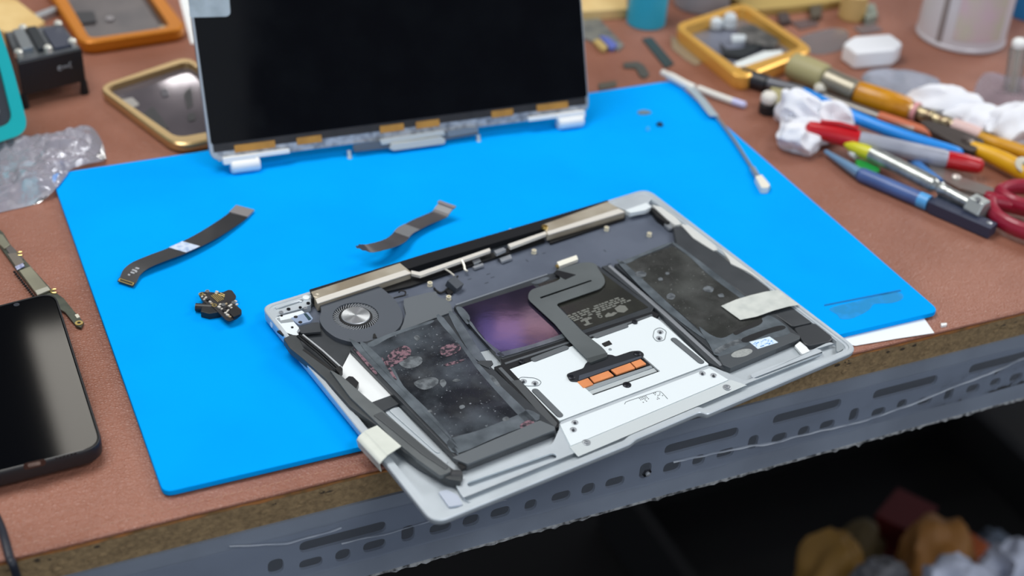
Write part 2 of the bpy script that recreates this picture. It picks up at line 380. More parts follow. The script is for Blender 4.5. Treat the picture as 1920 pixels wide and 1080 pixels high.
# ---- left hinge corner with the port bracket
cb1 = slab('hinge_corner_block', [(505, 585), (508, 572), (518, 567), (577, 549), (583, 556), (583, 571), (566, 578), (536, 586), (520, 592), (512, 593)], -.0009, .0060, ALU, r=.001, bevel=.0003)
slab('corner_pocket', [(513, 571), (564, 555), (571, 560), (568, 565), (523, 580), (513, 575)], -.00075, .0004, mat('pocket_grey', (128, 137, 142), .5, .4), r=.0012, parent=cb1)
lp('corner_ridge', tube(B(), [L(517, 579, -.0006), L(540, 571, -.0006), L(560, 565, -.0006), L(566, 566, -.0006)], .0008, 8), ALU, cb1)
lp('corner_boss', lathe(B(), L(574, 560, -.0009), (0, 0, 1), [(.0024, 0), (.0022, .0012), (.001, .0014)], 16), ALU_W, cb1)
pb = slab('port_bracket', [(516, 597), (524, 593), (566, 582), (571, 586), (552, 597), (550, 602), (561, 615), (556, 622), (560, 627), (556, 632), (546, 626), (536, 628), (521, 612), (516, 603)], -.0006, .0012, ALU_W, r=.0005, bevel=.0001)
slab('bracket_step', [(518, 597), (524, 595), (526, 601), (546, 597), (551, 603), (527, 606)], -.00045, .0004, ALU_D, r=.0003, parent=pb)
pl = slab('port_plate', [(545, 596), (570, 587), (578, 585), (587, 597), (581, 603), (560, 608), (553, 603)], -.0003, .0016, PLUM, r=.0006, parent=pb, bevel=.0001)
slab('plate_slot', [(569, 588), (574, 587), (584, 598), (579, 601)], -.00018, .0004, mat('slot_teal', (38, 66, 76), .4), r=.0002, parent=pb)
for x, y, r_ in ((554.5, 594, .00125), (563, 604, .00125)):
    lp('plate_hole', prism(B(), circ(L(x, y, -.00018), r_, 14), .0003), BLACK, pb)
for x, y, r_, m_ in ((528, 592.5, .0008, BLACK), (548, 614.5, .0008, BLACK), (541, 580, .0012, SCREWD), (563, 577, .001, SCREWD), (572.5, 578.5, .0013, SCREW), (527, 586, .0014, SCREW), (578, 569, .0012, SCREWD)):
    lp('bracket_screw', lathe(B(), L(x, y, -.0007), (0, 0, 1), [(r_, 0), (r_, .0005), (r_*.55, .0005), (r_*.5, .0001)], 14), m_, pb)
lp('audio_port', prism(B(), circ(Vector((cp0[0].x*.93+cp0[7].x*.07-.0001, cp0[0].y*.93+cp0[7].y*.07, -.0045)), .0018, 16, Vector((0, 1, 0)), Vector((0, 0, 1))), .0004, down=(1, 0, 0)), WHITE, case)
# ---- right hinge corner
cb2 = slab('hinge_corner_block', [(1146, 383), (1160, 374), (1204, 363), (1222, 371), (1212, 384), (1196, 391), (1180, 397), (1172, 393)], -.0004, .006, ALU, r=.0012, bevel=.0004)
slab('corner_white_seal', [(1172, 394), (1212, 380), (1222, 387), (1210, 394), (1182, 399)], -.0002, .003, ALU_W, r=.0006, parent=cb2)
slab('corner_bracket', [(1218, 388), (1228, 391), (1252, 408), (1258, 416), (1250, 418), (1232, 406)], -.0012, .004, BLACK, r=.0006)
slab('bracket_tab', [(1244, 412), (1254, 417), (1262, 428), (1254, 428), (1246, 420)], -.0026, .002, SCREW, r=.0006)
# ---- left battery (slightly lifted)
WB = .0006
bat = slab('left_battery', [(656, 655), (662, 648), (848, 588), (858, 590), (916, 683), (1041, 800), (1042, 808), (876, 872), (862, 866)], WB-.0004, .0042, FRAMEB, r=.0008, bevel=.0005, label='left battery pack under torn clear film')
slab('battery_pouch', [(684, 644), (824, 597), (836, 604), (880, 662), (976, 764), (978, 776), (850, 826), (838, 822), (700, 672)], WB, .0006, CELL, r=.001, parent=bat)
WF = WB+.00012
for q in ([(664, 650), (676, 646), (700, 675), (846, 826), (852, 838), (846, 842)], [(676, 646), (684, 643), (716, 672), (738, 690), (757, 724), (800, 766), (848, 822), (842, 820), (704, 680)],
          [(820, 599), (832, 596), (900, 684), (1006, 790), (992, 798), (905, 705), (866, 652)], [(842, 591), (856, 592), (914, 680), (916, 690), (902, 680), (880, 660)],
          [(838, 832), (850, 820), (900, 806), (975, 776), (990, 768), (1012, 786), (930, 820), (858, 850)], [(690, 643), (740, 622), (786, 608), (812, 600), (808, 606), (770, 618), (728, 634), (700, 650)]):
    lp('film_strip', prism(B(), blob(LL(q, WF), 3), .0001), FILM, bat)
for q in ([(776, 718), (790, 711), (810, 707), (822, 712), (818, 722), (800, 730), (786, 728)], [(825, 714), (832, 711), (837, 718), (832, 725), (826, 722)], [(748, 680), (760, 671), (786, 668), (792, 678), (780, 688), (760, 690)],
          [(776, 632), (782, 628), (788, 634), (781, 639)], [(861, 762), (868, 759), (872, 763), (864, 767)], [(802, 770), (808, 768), (810, 772), (803, 773)], [(942, 785), (950, 781), (956, 786), (946, 790)], [(848, 714), (856, 710), (864, 713), (854, 716)], [(918, 706), (924, 704), (938, 722), (932, 724)]):
    lp('glue_spot', prism(B(), blob(LL(q, WF+.00005), 4), .0001), GLUE, bat)
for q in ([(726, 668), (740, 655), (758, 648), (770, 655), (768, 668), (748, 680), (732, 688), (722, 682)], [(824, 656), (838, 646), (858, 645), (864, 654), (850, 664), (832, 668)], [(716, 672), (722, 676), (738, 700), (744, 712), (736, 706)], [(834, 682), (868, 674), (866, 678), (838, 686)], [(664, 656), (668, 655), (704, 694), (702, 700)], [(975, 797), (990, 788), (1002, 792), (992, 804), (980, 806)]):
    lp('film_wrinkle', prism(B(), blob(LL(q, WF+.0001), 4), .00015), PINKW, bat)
slab('frame_lip', [(848, 858), (866, 850), (1012, 788), (1040, 800), (1040, 806), (876, 870)], WB+.0004, .0014, mat('lip_grey', (98, 104, 108), .42), r=.0006, parent=bat, bevel=.0002)
slab('frame_notch', [(858, 866), (866, 864), (874, 876), (866, 879)], -.0006, .0020, BLACK, r=.0003, parent=bat)
slab('film_tab', [(894, 680), (900, 676), (922, 676), (925, 682), (916, 690)], WB+.0003, .0008, DARKG, r=.0004, parent=bat)
# ---- central battery
WC = -.0022
cen = slab('central_battery', [(851, 574), (1026, 514), (1122, 498), (1226, 576), (1222, 584), (943, 674), (936, 668)], WC, .0036, FRAMEB, r=.0006, bevel=.0003, label='central battery pack with dark glossy cells')
slab('battery_pouch', [(862, 577), (1000, 534), (1082, 622), (944, 664), (925, 655)], WC+.0002, .0004, CELL_P, r=.0008, parent=cen, label='purplish glossy cell')
slab('battery_pouch', [(1008, 532), (1118, 503), (1216, 576), (1092, 619)], WC+.0002, .0004, CELL_O, r=.0008, parent=cen, label='olive grey cell')
lp('edge_seam', tube(B(), [L(854, 572, WC+.0003), L(1026, 514.5, WC+.0003)], .0005, 6), mat('seam_grey', (150, 156, 162), .35, .3), cen)
for q in ([(855, 578), (866, 576), (880, 592), (880, 604), (874, 606)], [(876, 602), (884, 604), (904, 632), (944, 664), (938, 668), (912, 644)], [(930, 663), (960, 655), (1000, 645), (1060, 624), (1080, 620), (1062, 632), (1000, 652), (944, 668)], [(996, 530), (1020, 520), (1030, 522), (1010, 532)]):
    lp('film_strip', prism(B(), blob(LL(q, WC+.00035), 3), .0001), FILM, cen)
# rows of faded print on the olive cell
random.seed(11); bm = B()
PA, PB_, PC = L(1062, 592, WC+.0004), L(1168, 554, WC+.0004), L(1082, 606, WC+.0004)
for row in range(5):
    u = 0.
    while u < .96:
        w_ = random.uniform(.03, .1); v0 = row/5.; v1 = v0+.13
        if random.random() < .86 and not (row == 4 and u > .5):
            def q(a, c): return PA+(PB_-PA)*a+(PC-PA)*c
            prism(bm, [q(u, v0), q(u+w_, v0), q(u+w_, v1), q(u, v1)], .00012)
        u += w_+random.uniform(.012, .03)
lp('faded_print', bm, mat('faded_ink', (112, 114, 108), .5), cen, smooth=False)
bm = B()
for q in ([(1088, 601), (1108, 594), (1110, 597), (1102, 600), (1106, 606), (1112, 606), (1098, 611), (1094, 609), (1100, 606), (1096, 601), (1090, 604)], [(1134, 592), (1140, 586), (1146, 588), (1150, 585), (1158, 586), (1150, 592), (1136, 595)], [(1152, 578), (1162, 572), (1172, 573), (1178, 580), (1170, 586), (1158, 585)]):
    prism(bm, LL(q, WC+.0004), .00012)
prism(bm, circ(L(1125, 593, WC+.0004), .0016, 16), .00012, [circ(L(1125, 593, WC+.0004), .0009, 12)])
lp('faded_symbols', bm, mat('faded_ink', 0), cen, smooth=False)
# ---- right battery
WR = -.0008
rb = slab('right_battery', [(1158, 493), (1264, 454), (1280, 462), (1400, 556), (1452, 588), (1500, 629), (1500, 636), (1370, 690), (1362, 686), (1355, 676), (1230, 566)], WR, .0040, FRAMEB, r=.0006, bevel=.0003, label='right battery pack with pale stickers')
slab('battery_pouch', [(1172, 493), (1262, 461), (1300, 486), (1398, 562), (1440, 604), (1350, 648), (1310, 616), (1240, 556)], WR+.0002, .0004, CELL_B, r=.002, parent=rb)
for q in ([(1262, 458), (1276, 462), (1398, 556), (1420, 580), (1398, 566), (1330, 516), (1296, 484)], [(1160, 494), (1170, 492), (1240, 556), (1318, 628), (1310, 628), (1230, 566)], [(1310, 612), (1330, 626), (1352, 634), (1372, 626), (1400, 612), (1428, 598), (1446, 592), (1482, 624), (1420, 640), (1350, 668), (1330, 646)], [(1160, 492), (1200, 476), (1240, 460), (1262, 454), (1240, 466), (1200, 482), (1176, 494)]):
    lp('film_strip', prism(B(), blob(LL(q, WR+.00035), 3), .0001), FILM, rb)
for q in ([(1190, 513), (1200, 508), (1212, 512), (1208, 519), (1196, 519)], [(1318, 541), (1326, 536), (1338, 540), (1334, 548), (1322, 546)], [(1250, 554), (1258, 549), (1266, 554), (1262, 561), (1252, 560)], [(1248, 511), (1253, 510), (1255, 514), (1249, 515)], [(1234, 522), (1240, 520), (1243, 525), (1236, 526)], [(1346, 553), (1354, 550), (1358, 556), (1350, 557)], [(1340, 656), (1362, 644), (1390, 634), (1396, 640), (1366, 652), (1344, 664)]):
    lp('glue_spot', prism(B(), blob(LL(q, WR+.0004), 4), .0001), GLUE, rb)
lp('dark_scuff', prism(B(), blob(LL([(1376, 622), (1400, 612), (1424, 598), (1430, 602), (1422, 610), (1396, 620), (1380, 628)], WR+.00045), 3), .0001), BLACK, rb)
lp('dark_scuff', prism(B(), blob(LL([(1392, 634), (1440, 616), (1466, 610), (1472, 616), (1440, 626), (1400, 642)], WR+.00045), 3), .0001), DARKP, rb)
slab('battery_end_cap', [(1346, 668), (1468, 617), (1500, 630), (1500, 635), (1370, 690), (1356, 684)], WR+.0003, .0044, mat('cap_grey', (74, 79, 83), .4), r=.0006, bevel=.0003, parent=rb)
so = Vector((0, 0, 0)); cc = L(1391, 662, WR+.0005); uu = L(1410, 656, WR+.0005)-cc; vv = L(1397, 667.5, WR+.0005)-cc
lp('oval_sticker', prism(B(), [cc+uu*math.cos(t*math.pi/12)+vv*math.sin(t*math.pi/12) for t in range(24)], .0002), mat('oval_sticker_grey', (160, 164, 162), .5, col2=(140, 145, 144), nscale=600), rb, label='grey oval sticker')
lb = slab('label_sticker', [(1405, 641), (1443, 631), (1459, 642), (1421, 654)], WR+.0005, .0002, mat('label_white', (214, 232, 246), .5), r=.0001, parent=rb, label='pale blue and white label')
bm = B(); random.seed(5)
la, lb_, lc = L(1407, 642, WR+.0006), L(1443, 632, WR+.0006), L(1421, 653, WR+.0006)
for k in range(26):
    u, v = random.uniform(.03, .86), random.uniform(.08, .85); w_, h_ = random.uniform(.04, .12), random.uniform(.05, .1)
    def q(a, c): return la+(lb_-la)*a+(lc-la)*c
    prism(bm, [q(u, v), q(u+w_, v), q(u+w_, v+h_), q(u, v+h_)], .00012)
lp('label_print', bm, mat('label_blue', (96, 160, 222), .5), lb, smooth=False)
# rails between the packs
for q, m_, w_ in (([(1128, 500), (1140, 497), (1212, 556), (1360, 684), (1362, 690), (1352, 691), (1330, 680), (1228, 578)], DARKG, -.0022), ([(1140, 499), (1145, 497), (1232, 570), (1356, 684), (1350, 686), (1226, 574)], SCREW, -.0019), ([(1152, 496), (1156, 494), (1240, 566), (1362, 682), (1358, 685), (1236, 570)], FRAMEB, -.0016)):
    slab('cell_rail', q, w_, .0024, m_, r=.0003)
for q, m_, w_ in (([(926, 688), (946, 682), (1048, 790), (1048, 800), (1040, 803), (1026, 798)], DARKP, -.0014), ([(934, 690), (940, 688), (1044, 796), (1040, 801)], mat('rail_grey', (120, 126, 130), .35, .5), -.0011), ([(958, 714), (974, 712), (1045, 793), (1042, 800), (1032, 798)], mat('rail_tan_grey', (96, 100, 102), .35, .4), -.0010)):
    slab('cell_rail', q, w_, .0028, m_, r=.0006)
slab('cell_rail', [(938, 674), (1222, 582), (1236, 590), (1228, 597), (952, 692), (942, 686)], -.0026, .0022, DARKP, r=.0005)
for q in ([(946, 680), (1096, 630), (1098, 633), (948, 683)], [(1104, 629), (1222, 589), (1224, 592), (1106, 632)]):
    slab('rail_line', q, -.0023, .0006, mat('rail_grey', 0), r=.0001)
# ---- trackpad
WT = -.0022
def pk(pts, w=WT): return rnd(LL(pts, w), .0006, 3)
pocket = pk([(1081, 713), (1206, 669), (1238, 696), (1112, 741)])
tp = lp('trackpad', prism(B(), pk([(951, 694), (990, 680), (1222, 593), (1236, 600), (1329, 683), (1049, 789)]), .0012, [pocket]), ALU_W, bevel=.0002, label='bare white metal underside of the trackpad')
slab('pocket_floor', [(1076, 712), (1206, 666), (1242, 697), (1112, 745)], WT-.0014, .0006, DARKP, r=.0003, parent=tp)
slab('sensor_bar', [(1094, 727), (1220, 685), (1224, 689), (1099, 734)], WT-.0004, .0010, ALU_D, r=.0002, parent=tp)
slab('sensor_tray', [(1100, 734), (1226, 690), (1232, 696), (1110, 739)], WT-.0009, .0008, mat('tray_grey', (196, 204, 206), .45, .3), r=.0002, parent=tp)
br = slab('sensor_bracket', [(1062, 702), (1067, 699), (1094, 690), (1098, 681), (1108, 674), (1136, 664), (1148, 665), (1154, 668), (1184, 658), (1200, 657), (1208, 663), (1205, 671), (1083, 715), (1069, 714)], WT+.0007, .0010, mat('bracket_black', (34, 37, 42), .4), r=.0014, parent=tp, bevel=.0002)
for x, y in ((1071.5, 707.5), (1195, 663.5)):
    lp('bracket_screw', lathe(B(), L(x, y, WT+.0007), (0, 0, 1), [(.0022, 0), (.0022, .0004), (.0014, .0007), (.0007, .0007), (.0005, .0003)], 18), SCREWD, tp)
slab('bracket_strip', [(1086, 704), (1202, 667), (1204, 670), (1085, 713)], WT+.0010, .0004, mat('strip_grey', (66, 72, 82), .4), r=.0002, parent=tp)
for q in ([(1081, 714), (1101, 707), (1113, 720), (1094, 727)], [(1104, 705.5), (1138, 693), (1151, 704), (1114, 717)], [(1143, 691), (1180, 678.5), (1191, 690), (1156, 702)], [(1181, 677), (1200, 672), (1212, 682), (1193, 689)]):
    slab('copper_pad', q, WT+.0004, .0012, COPPER, r=.0004, parent=tp, bevel=.0002)
for a, b_ in (((1002, 674), (1060, 652)), ((1118, 630), (1172, 611)), ((1264, 637), (1314, 678)), ((1004, 733), (1049, 778))):
    A_, Bb = L(*a, WT+.0001), L(*b_, WT+.0001)
    rim = lp('pad_recess', prism(B(), pill(A_, Bb, .0022), .0004), mat('recess_line', (120, 128, 132), .4, .5), tp)
    A2, B2 = L(*a, WT+.0006), L(*b_, WT+.0006)
    lp('rubber_pad', prism(B(), pill(A2, B2, .0016), .0006), RUBBER, tp, bevel=.0002)
def screw(x, y, w, r_=.0011, par=None, dark=True):
    lp('screw', lathe(B(), L(x, y, w-.0003), (0, 0, 1), [(r_*1.9, 0), (r_*1.9, .0003), (r_*1.55, .0004), (r_*1.5, .0002), (r_*1.05, .0002), (r_, .0007), (r_*.5, .0008), (r_*.4, .0003)], 18), SCREW if not dark else mat('screw_mid', (186, 191, 196), .35, .3), par or tp)
    if dark: lp('screw_recess', prism(B(), circ(L(x, y, w+.00075), r_*.75, 14), .0004), mat('recess_dark', (52, 56, 62), .5), par or tp)
for x, y in ((981.5, 715.5), (1003, 719), (1238, 623), (1236, 634.5)): screw(x, y, WT+.0002)
for q in ([(969, 715), (976, 707), (1004, 709), (1016, 716), (1010, 724), (984, 724)], [(1224, 632), (1227, 618), (1238, 614), (1250, 621), (1246, 638), (1232, 641)]):
    pts = rnd(LL(q, WT+.00006), .002, 4); loop = [p for p in pts]
    lp('screw_outline', tube(B(), loop, .00022, 6, closed=True), mat('recess_line', 0), tp)
for x, y, r_ in ((978, 679, .0018), (1190, 605, .0018)): lp('corner_screw', lathe(B(), L(x, y, WT), (0, 0, 1), [(r_, 0), (r_, .001), (r_*.5, .0012), (r_*.4, .0008)], 16), SCREWD, tp)
lp('adjuster_screw', lathe(B(), L(1175.5, 722, WT), (0, 0, 1), [(.0026, 0), (.0026, .0004), (.0019, .0009), (.0008, .001), (.0006, .0005)], 18), SCREWD, tp)
slab('flex_gap', [(1128, 644), (1142, 638), (1148, 645), (1134, 650)], WT+.0003, .0004, BLACK, r=.0002, parent=tp)
lp('dimple', lathe(B(), L(1144, 655.5, WT), (0, 0, 1), [(.0011, 0), (.0010, .0003), (.0002, .0004)], 14), ALU_D, tp)
# flex cable from connector to trackpad
WX = WC+.0022
fx = rnd(LL([(991, 562), (990, 552), (996, 543), (1044, 527), (1052, 521), (1042, 510), (1042, 506), (1085, 493), (1106, 491), (1119, 496), (1121, 503), (1132, 518), (1135, 530), (1126, 541), (1042, 570), (1092, 622), (1128, 650), (1140, 663), (1102, 674), (1066, 638), (1040, 607)], WX), .0028, 4)
slot = rnd(LL([(1012, 557), (1108, 524.5), (1110, 527), (1014, 560)], WX), .0005, 2)
flx = lp('trackpad_flex', prism(B(), fx, .0004, [slot]), FLEX, label='grey bent flex cable')
slab('flex_fold', [(1100, 672), (1139, 661), (1139, 668), (1107, 680)], WX+.0001, .0016, mat('fold_dark', (66, 71, 72), .4), r=.0006, parent=flx)
slab('flex_notch', [(1038, 512), (1044, 506), (1080, 515), (1060, 524)], WX+.0002, .0004, DARKP, r=.0004, parent=flx)
# ---- palm rest plate
WPL = -.0018
sA, sB = L(884, 908, WPL), L(1036, 855, WPL); sC, sD = L(1416, 704, WPL), L(1534, 659, WPL)
holes = [pill(sA, sB, .0022), pill(sC, sD, .0026)]
palm = lp('palm_rest', prism(B(), rnd(LL([(866, 930), (852, 905), (1036, 832), (1050, 800), (1049, 791), (1331, 685), (1352, 694), (1398, 714), (1520, 657), (1556, 640), (1578, 652), (1574, 664), (1330, 768), (1170, 828), (880, 944)], WPL), .003, 4), .0012, holes), ALU, bevel=.0002)
slab('palm_rest_block', [(1050, 796), (1330, 690), (1366, 712), (1070, 836)], WPL+.0008, .0012, ALU_W, r=.0004, parent=palm, bevel=.0002)
a_, b2, c2, d2 = L(1068, 838, WPL+.0008), L(1370, 712, WPL+.0008), L(1400, 722, WPL+.0001), L(1084, 856, WPL+.0001)
bm = B(); lo = Vector((0, 0, -.0009)); loft(bm, [[a_, b2, c2, d2], [a_+lo, b2+lo, c2+lo*.3, d2+lo*.3]])
lp('palm_rest_slope', bm, mat('slope_grey', (206, 214, 216), .5, .4), palm, smooth=False)
for x, y in ((1317, 700.5), (1338, 704.5), (1078, 792.5), (1075, 806)): screw(x, y, WPL+.0010, par=palm)
for x, y in ((1363, 726.5), (1099.5, 830)): screw(x, y, WPL+.0008, .0013, par=palm, dark=False)
pts = rnd(LL([(1171, 757), (1174, 754), (1234, 733), (1241, 736), (1252, 748)], WPL+.00085), .0012, 3)
lp('engraved_outline', tube(B(), LL([(1171, 758), (1173, 754), (1178, 752), (1232, 734), (1238, 734), (1242, 737), (1252, 748)], WPL+.00082), .0002, 6), mat('recess_line', 0), palm)
random.seed(21); bm = B(); ga, gb, gc = L(1199, 747, WPL+.00088), L(1238, 733.5, WPL+.00088), L(1211, 759, WPL+.00088)
for row in range(5):
    for k in range(13):
        if random.random() < (.8 if row < 2 and k < 5 else .32):
            q = ga+(gb-ga)*(k/13)+(gc-ga)*(row/5); prism(bm, circ(q, .00042, 6), .0001)
lp('engraved_dots', bm, mat('engraved_grey', (92, 98, 102), .6), palm, smooth=False)
# floor details in the left bay and grooves under the slots
bm = B()
for q, h in (([(720, 772), (746, 762), (754, 770), (842, 868), (834, 872), (800, 846)], .0006), ([(728, 772), (744, 766), (752, 776), (826, 852), (818, 852), (760, 800)], .0014)):
    pts = rnd(LL(q, -.0052), .002, 4); prism(bm, [p+Vector((0, 0, h)) for p in pts], .001)
lp('bay_ridges', bm, ALU, case, bevel=.0003)
slab('corner_ledge', [(822, 922), (842, 950), (868, 946), (858, 928), (838, 918)], -.0030, .001, mat('ledge_lilac', (198, 207, 222), .4, .3), r=.001, parent=case)
lp('groove_line', tube(B(), LL([(1420, 711), (1530, 668)], -.0030), .0006, 8), ALU_D, palm)
# clear screw boss in the right front corner, white foam by the battery
slab('corner_boss', [(1568, 640), (1572, 636), (1584, 652), (1572, 660), (1568, 658)], -.0010, .002, ALU_D, r=.0012, parent=case)
slab('white_foam', [(1490, 648), (1500, 640), (1512, 650), (1520, 660), (1504, 664)], -.0022, .0014, PAPER, r=.0006)
# ---- right speaker along the right rim
spk = slab('right_speaker', [(1262, 424), (1280, 424), (1300, 440), (1340, 468), (1372, 494), (1400, 510), (1434, 530), (1452, 552), (1524, 604), (1486, 612), (1448, 586), (1398, 554), (1330, 505), (1268, 458)], -.0012, .0050, DARKG, r=.002, bevel=.0008, seg=3, label='dark grey speaker box along the right rim')
slab('speaker_end', [(1488, 614), (1528, 605), (1562, 632), (1558, 640), (1518, 648), (1508, 644)], -.0010, .0040, mat('speaker_dark', (50, 53, 57), .4), r=.002, bevel=.0008, seg=3, parent=spk)
slab('rim_seal', [(1276, 420), (1290, 422), (1340, 460), (1346, 468), (1338, 470), (1300, 446)], -.0006, .003, mat('rim_sealant', (206, 208, 204), .6, bump=.4, bscale=400), r=.0008, parent=case)
slab('rim_seal', [(1346, 458), (1352, 464), (1390, 492), (1440, 526), (1436, 531), (1400, 508), (1370, 494), (1368, 488)], -.0004, .003, mat('rim_sealant', 0), r=.0008, parent=case)
slab('rim_seal', [(1222, 384), (1240, 388), (1268, 408), (1278, 420), (1266, 422), (1250, 410)], -.0004, .003, mat('rim_sealant', 0), r=.0008, parent=case)
# white tape over right speaker and rim
cs = [lerpv(L(1352+17, 575+12, .0006), L(1488-0, 575-8, .0012), t) for t in (0, .3, .6, .85, 1)]
tw_pts = [((1352, 574), (1388, 600)), ((1380, 562), (1418, 594)), ((1407, 554), (1452, 582)), ((1436, 547), (1478, 575)), ((1458, 544), (1499, 572))]
A_ = [(L(*a, w_), L(*b_, w_)) for (a, b_), w_ in zip(tw_pts, (.0002, .0010, .0012, .0010, .0009))]
lp('white_tape', ribbon(B(), [(a+b_)/2 for a, b_ in A_], [(b_-a)/2 for a, b_ in A_], .0002), TAPE, label='strip of pale tape across the right speaker and rim')
# ---- left speaker, loose and lifted over the rim
WS = .0030
sp = slab('left_speaker', [(531, 634), (546, 627), (559, 628), (570, 652), (602, 676), (640, 706), (678, 738), (700, 755), (718, 769), (749, 797), (808, 846), (846, 876), (866, 892), (864, 902), (840, 898), (784, 866), (746, 838), (704, 796), (656, 762), (612, 712), (568, 672), (543, 652)], .0018, .0050, mat('speaker_body', (64, 68, 70), .5, col2=(56, 60, 62), nscale=40), r=.001, bevel=.0006, label='loose dark speaker strip sticking up over the left rim')
slab('speaker_ridge', [(618, 693), (642, 706), (690, 748), (716, 769), (749, 797), (806, 846), (842, 874), (846, 884), (826, 892), (784, 862), (740, 826), (700, 786), (656, 744)], .0034, .0026, mat('ridge_grey', (98, 103, 104), .48, col2=(86, 91, 92), nscale=50), r=.0012, bevel=.0008, seg=3, parent=sp)
slab('speaker_flank', [(716, 771), (748, 798), (806, 847), (842, 874), (836, 880), (790, 850), (736, 806), (700, 778)], .0040, .001, mat('flank_grey', (74, 78, 80), .42), r=.0008, bevel=.0004, parent=sp)
lp('rubber_end', lathe(B(), L(840, 893, -.0006), L(867, 894, -.0006)-L(840, 893, -.0006), [(.0026, 0), (.0036, .002), (.0036, .006), (.003, .0075), (.001, .008)], 16), mat('end_rubber', (52, 54, 57), .6), sp)
for i, (a, b_) in enumerate((((568, 628), (641, 690)), ((563, 629), (637, 693)), ((558, 630), (632, 695)))):
    lp('speaker_fin', tube(B(), [L(*a, .0022), L((a[0]+b_[0])/2+1, (a[1]+b_[1])/2-1, .0024), L(*b_, .0020)], .0008 if i else .0006, 8), [mat('fin_black', (30, 32, 34), .25, .2), mat('fin_highlight', (196, 200, 202), .25, .2)][i == 0], sp)  # first fin's pale colour is a painted highlight
slab('speaker_slot', [(567, 656), (570, 654), (624, 692), (622, 696)], .00195, .0006, BLACK, r=.0002, parent=sp)
slab('speaker_clip', [(646, 712), (654, 705), (662, 706), (673, 717), (668, 729), (660, 726)], .0032, .0036, DARKP, r=.0004, bevel=.0003, parent=sp)
slab('speaker_foot', [(628, 690), (638, 686), (643, 692), (636, 700)], .0034, .004, BLACK, r=.0005, parent=sp)
slab('port_clip', [(519, 620), (526, 619), (548, 628), (548, 632), (530, 628)], -.0002, .0012, BLACK, r=.0004, parent=sp)
# milky tape wrapped over the left rim
e0, e1 = L(707, 799, .0034), L(752, 838, .0034); mid0, mid1 = L(679, 812, .0040), L(722, 858, .0040); out0, out1 = L(669, 824, .0022), L(712, 870, .0022); dn0, dn1 = L(669, 828, -.002), L(711, 874, -.002)
dn0b, dn1b = dn0+Vector((.001, 0, -.0045)), dn1+Vector((.001, 0, -.0045)); un0, un1 = dn0+Vector((.004, .0005, -.0062)), dn1+Vector((.004, .0005, -.0062))
prs = [(e0, e1), (mid0, mid1), (out0, out1), (dn0, dn1), (dn0b, dn1b)]
sm0 = spline([p[0] for p in prs], 5); sm1 = spline([p[1] for p in prs], 5)
bm = B(); rings = []
for i, (a, b_) in enumerate(zip(sm0, sm1)):
    j, k = max(i-1, 0), min(i+1, len(sm0)-1); n = (b_-a).cross(sm0[k]-sm0[j]).normalized()
    if n.x < 0 and n.z < 0: n = -n
    th = n*.0006; rings.append([a, b_, b_+th, a+th])
loft(bm, rings)
lp('milky_tape', bm, TAPE2, label='milky tape wrapped over the left rim')
# ================================================================== workbench, rail, room
leather = bpy.data.materials.new('brown_leather'); leather.use_nodes = True
nt = leather.node_tree; N = nt.nodes; K = nt.links; b = N['Principled BSDF']
tc = N.new('ShaderNodeTexCoord'); vo = N.new('ShaderNodeTexVoronoi'); vo.feature = 'DISTANCE_TO_EDGE'; vo.inputs['Scale'].default_value = 520
no = N.new('ShaderNodeTexNoise'); no.inputs['Scale'].default_value = 260; no.inputs['Detail'].default_value = 6
nb = N.new('ShaderNodeTexNoise'); nb.inputs['Scale'].default_value = 9; nb.inputs['Detail'].default_value = 4
for t in (vo, no, nb): K.new(tc.outputs['Object'], t.inputs['Vector'])
ad = N.new('ShaderNodeMath'); ad.operation = 'ADD'; mu = N.new('ShaderNodeMath'); mu.operation = 'MULTIPLY'; mu.inputs[1].default_value = .8
K.new(vo.outputs['Distance'], mu.inputs[0]); K.new(mu.outputs[0], ad.inputs[0]); K.new(no.outputs['Fac'], ad.inputs[1])
bp = N.new('ShaderNodeBump'); bp.inputs['Strength'].default_value = .8; bp.inputs['Distance'].default_value = .001
K.new(ad.outputs[0], bp.inputs['Height']); K.new(bp.outputs[0], b.inputs['Normal'])
mx = N.new('ShaderNodeMix'); mx.data_type = 'RGBA'; mx.inputs[6].default_value = rgb((136, 87, 68)); mx.inputs[7].default_value = rgb((158, 107, 88))
mr = N.new('ShaderNodeMapRange'); mr.inputs['From Min'].default_value = .35; mr.inputs['From Max'].default_value = .65
K.new(nb.outputs['Fac'], mr.inputs['Value']); K.new(mr.outputs[0], mx.inputs[0]); K.new(mx.outputs[2], b.inputs['Base Color'])
b.inputs['Roughness'].default_value = .42; b.inputs['Specular IOR Level'].default_value = .5
TX0, TX1, TY0, TY1 = -.62, 1.55, -.0155, .86
def rect(x0, y0, x1, y1, z): return [Vector((x0, y0, z)), Vector((x1, y0, z)), Vector((x1, y1, z)), Vector((x0, y1, z))]
cover = thing('leather_desk_cover', 'brown grained leather sheet covering the whole worktop', 'desk cover', (.3, .3, ZT-.0025))
bm = prism(B(), rect(TX0, TY0+.0012, TX1, TY1, ZT), .0025)
mk('sheet', bm, leather, cover, smooth=False)
bm = tube(B(), [Vector((TX0+i*(TX1-TX0)/80, TY0+.0012, ZT-.00125+.0002*math.sin(i*1.7))) for i in range(81)], .00125, 8)
mk('rolled_hem', bm, leather, cover)
bm = B(); random.seed(2)
x = TX0+.02
while x < TX1-.02:
    tube(bm, [Vector((x, TY0+.0075, ZT-.0001)), Vector((x+.0012, TY0+.0076, ZT+.0001)), Vector((x+.0026, TY0+.0079, ZT-.0001))], .00035, 5); x += .0042
mk('stitching', bm, mat('thread_tan', (172, 128, 108), .7), cover)
bench = thing('workbench', 'chipboard workbench carried by a slotted grey steel angle', 'workbench', (.3, .3, -.75))
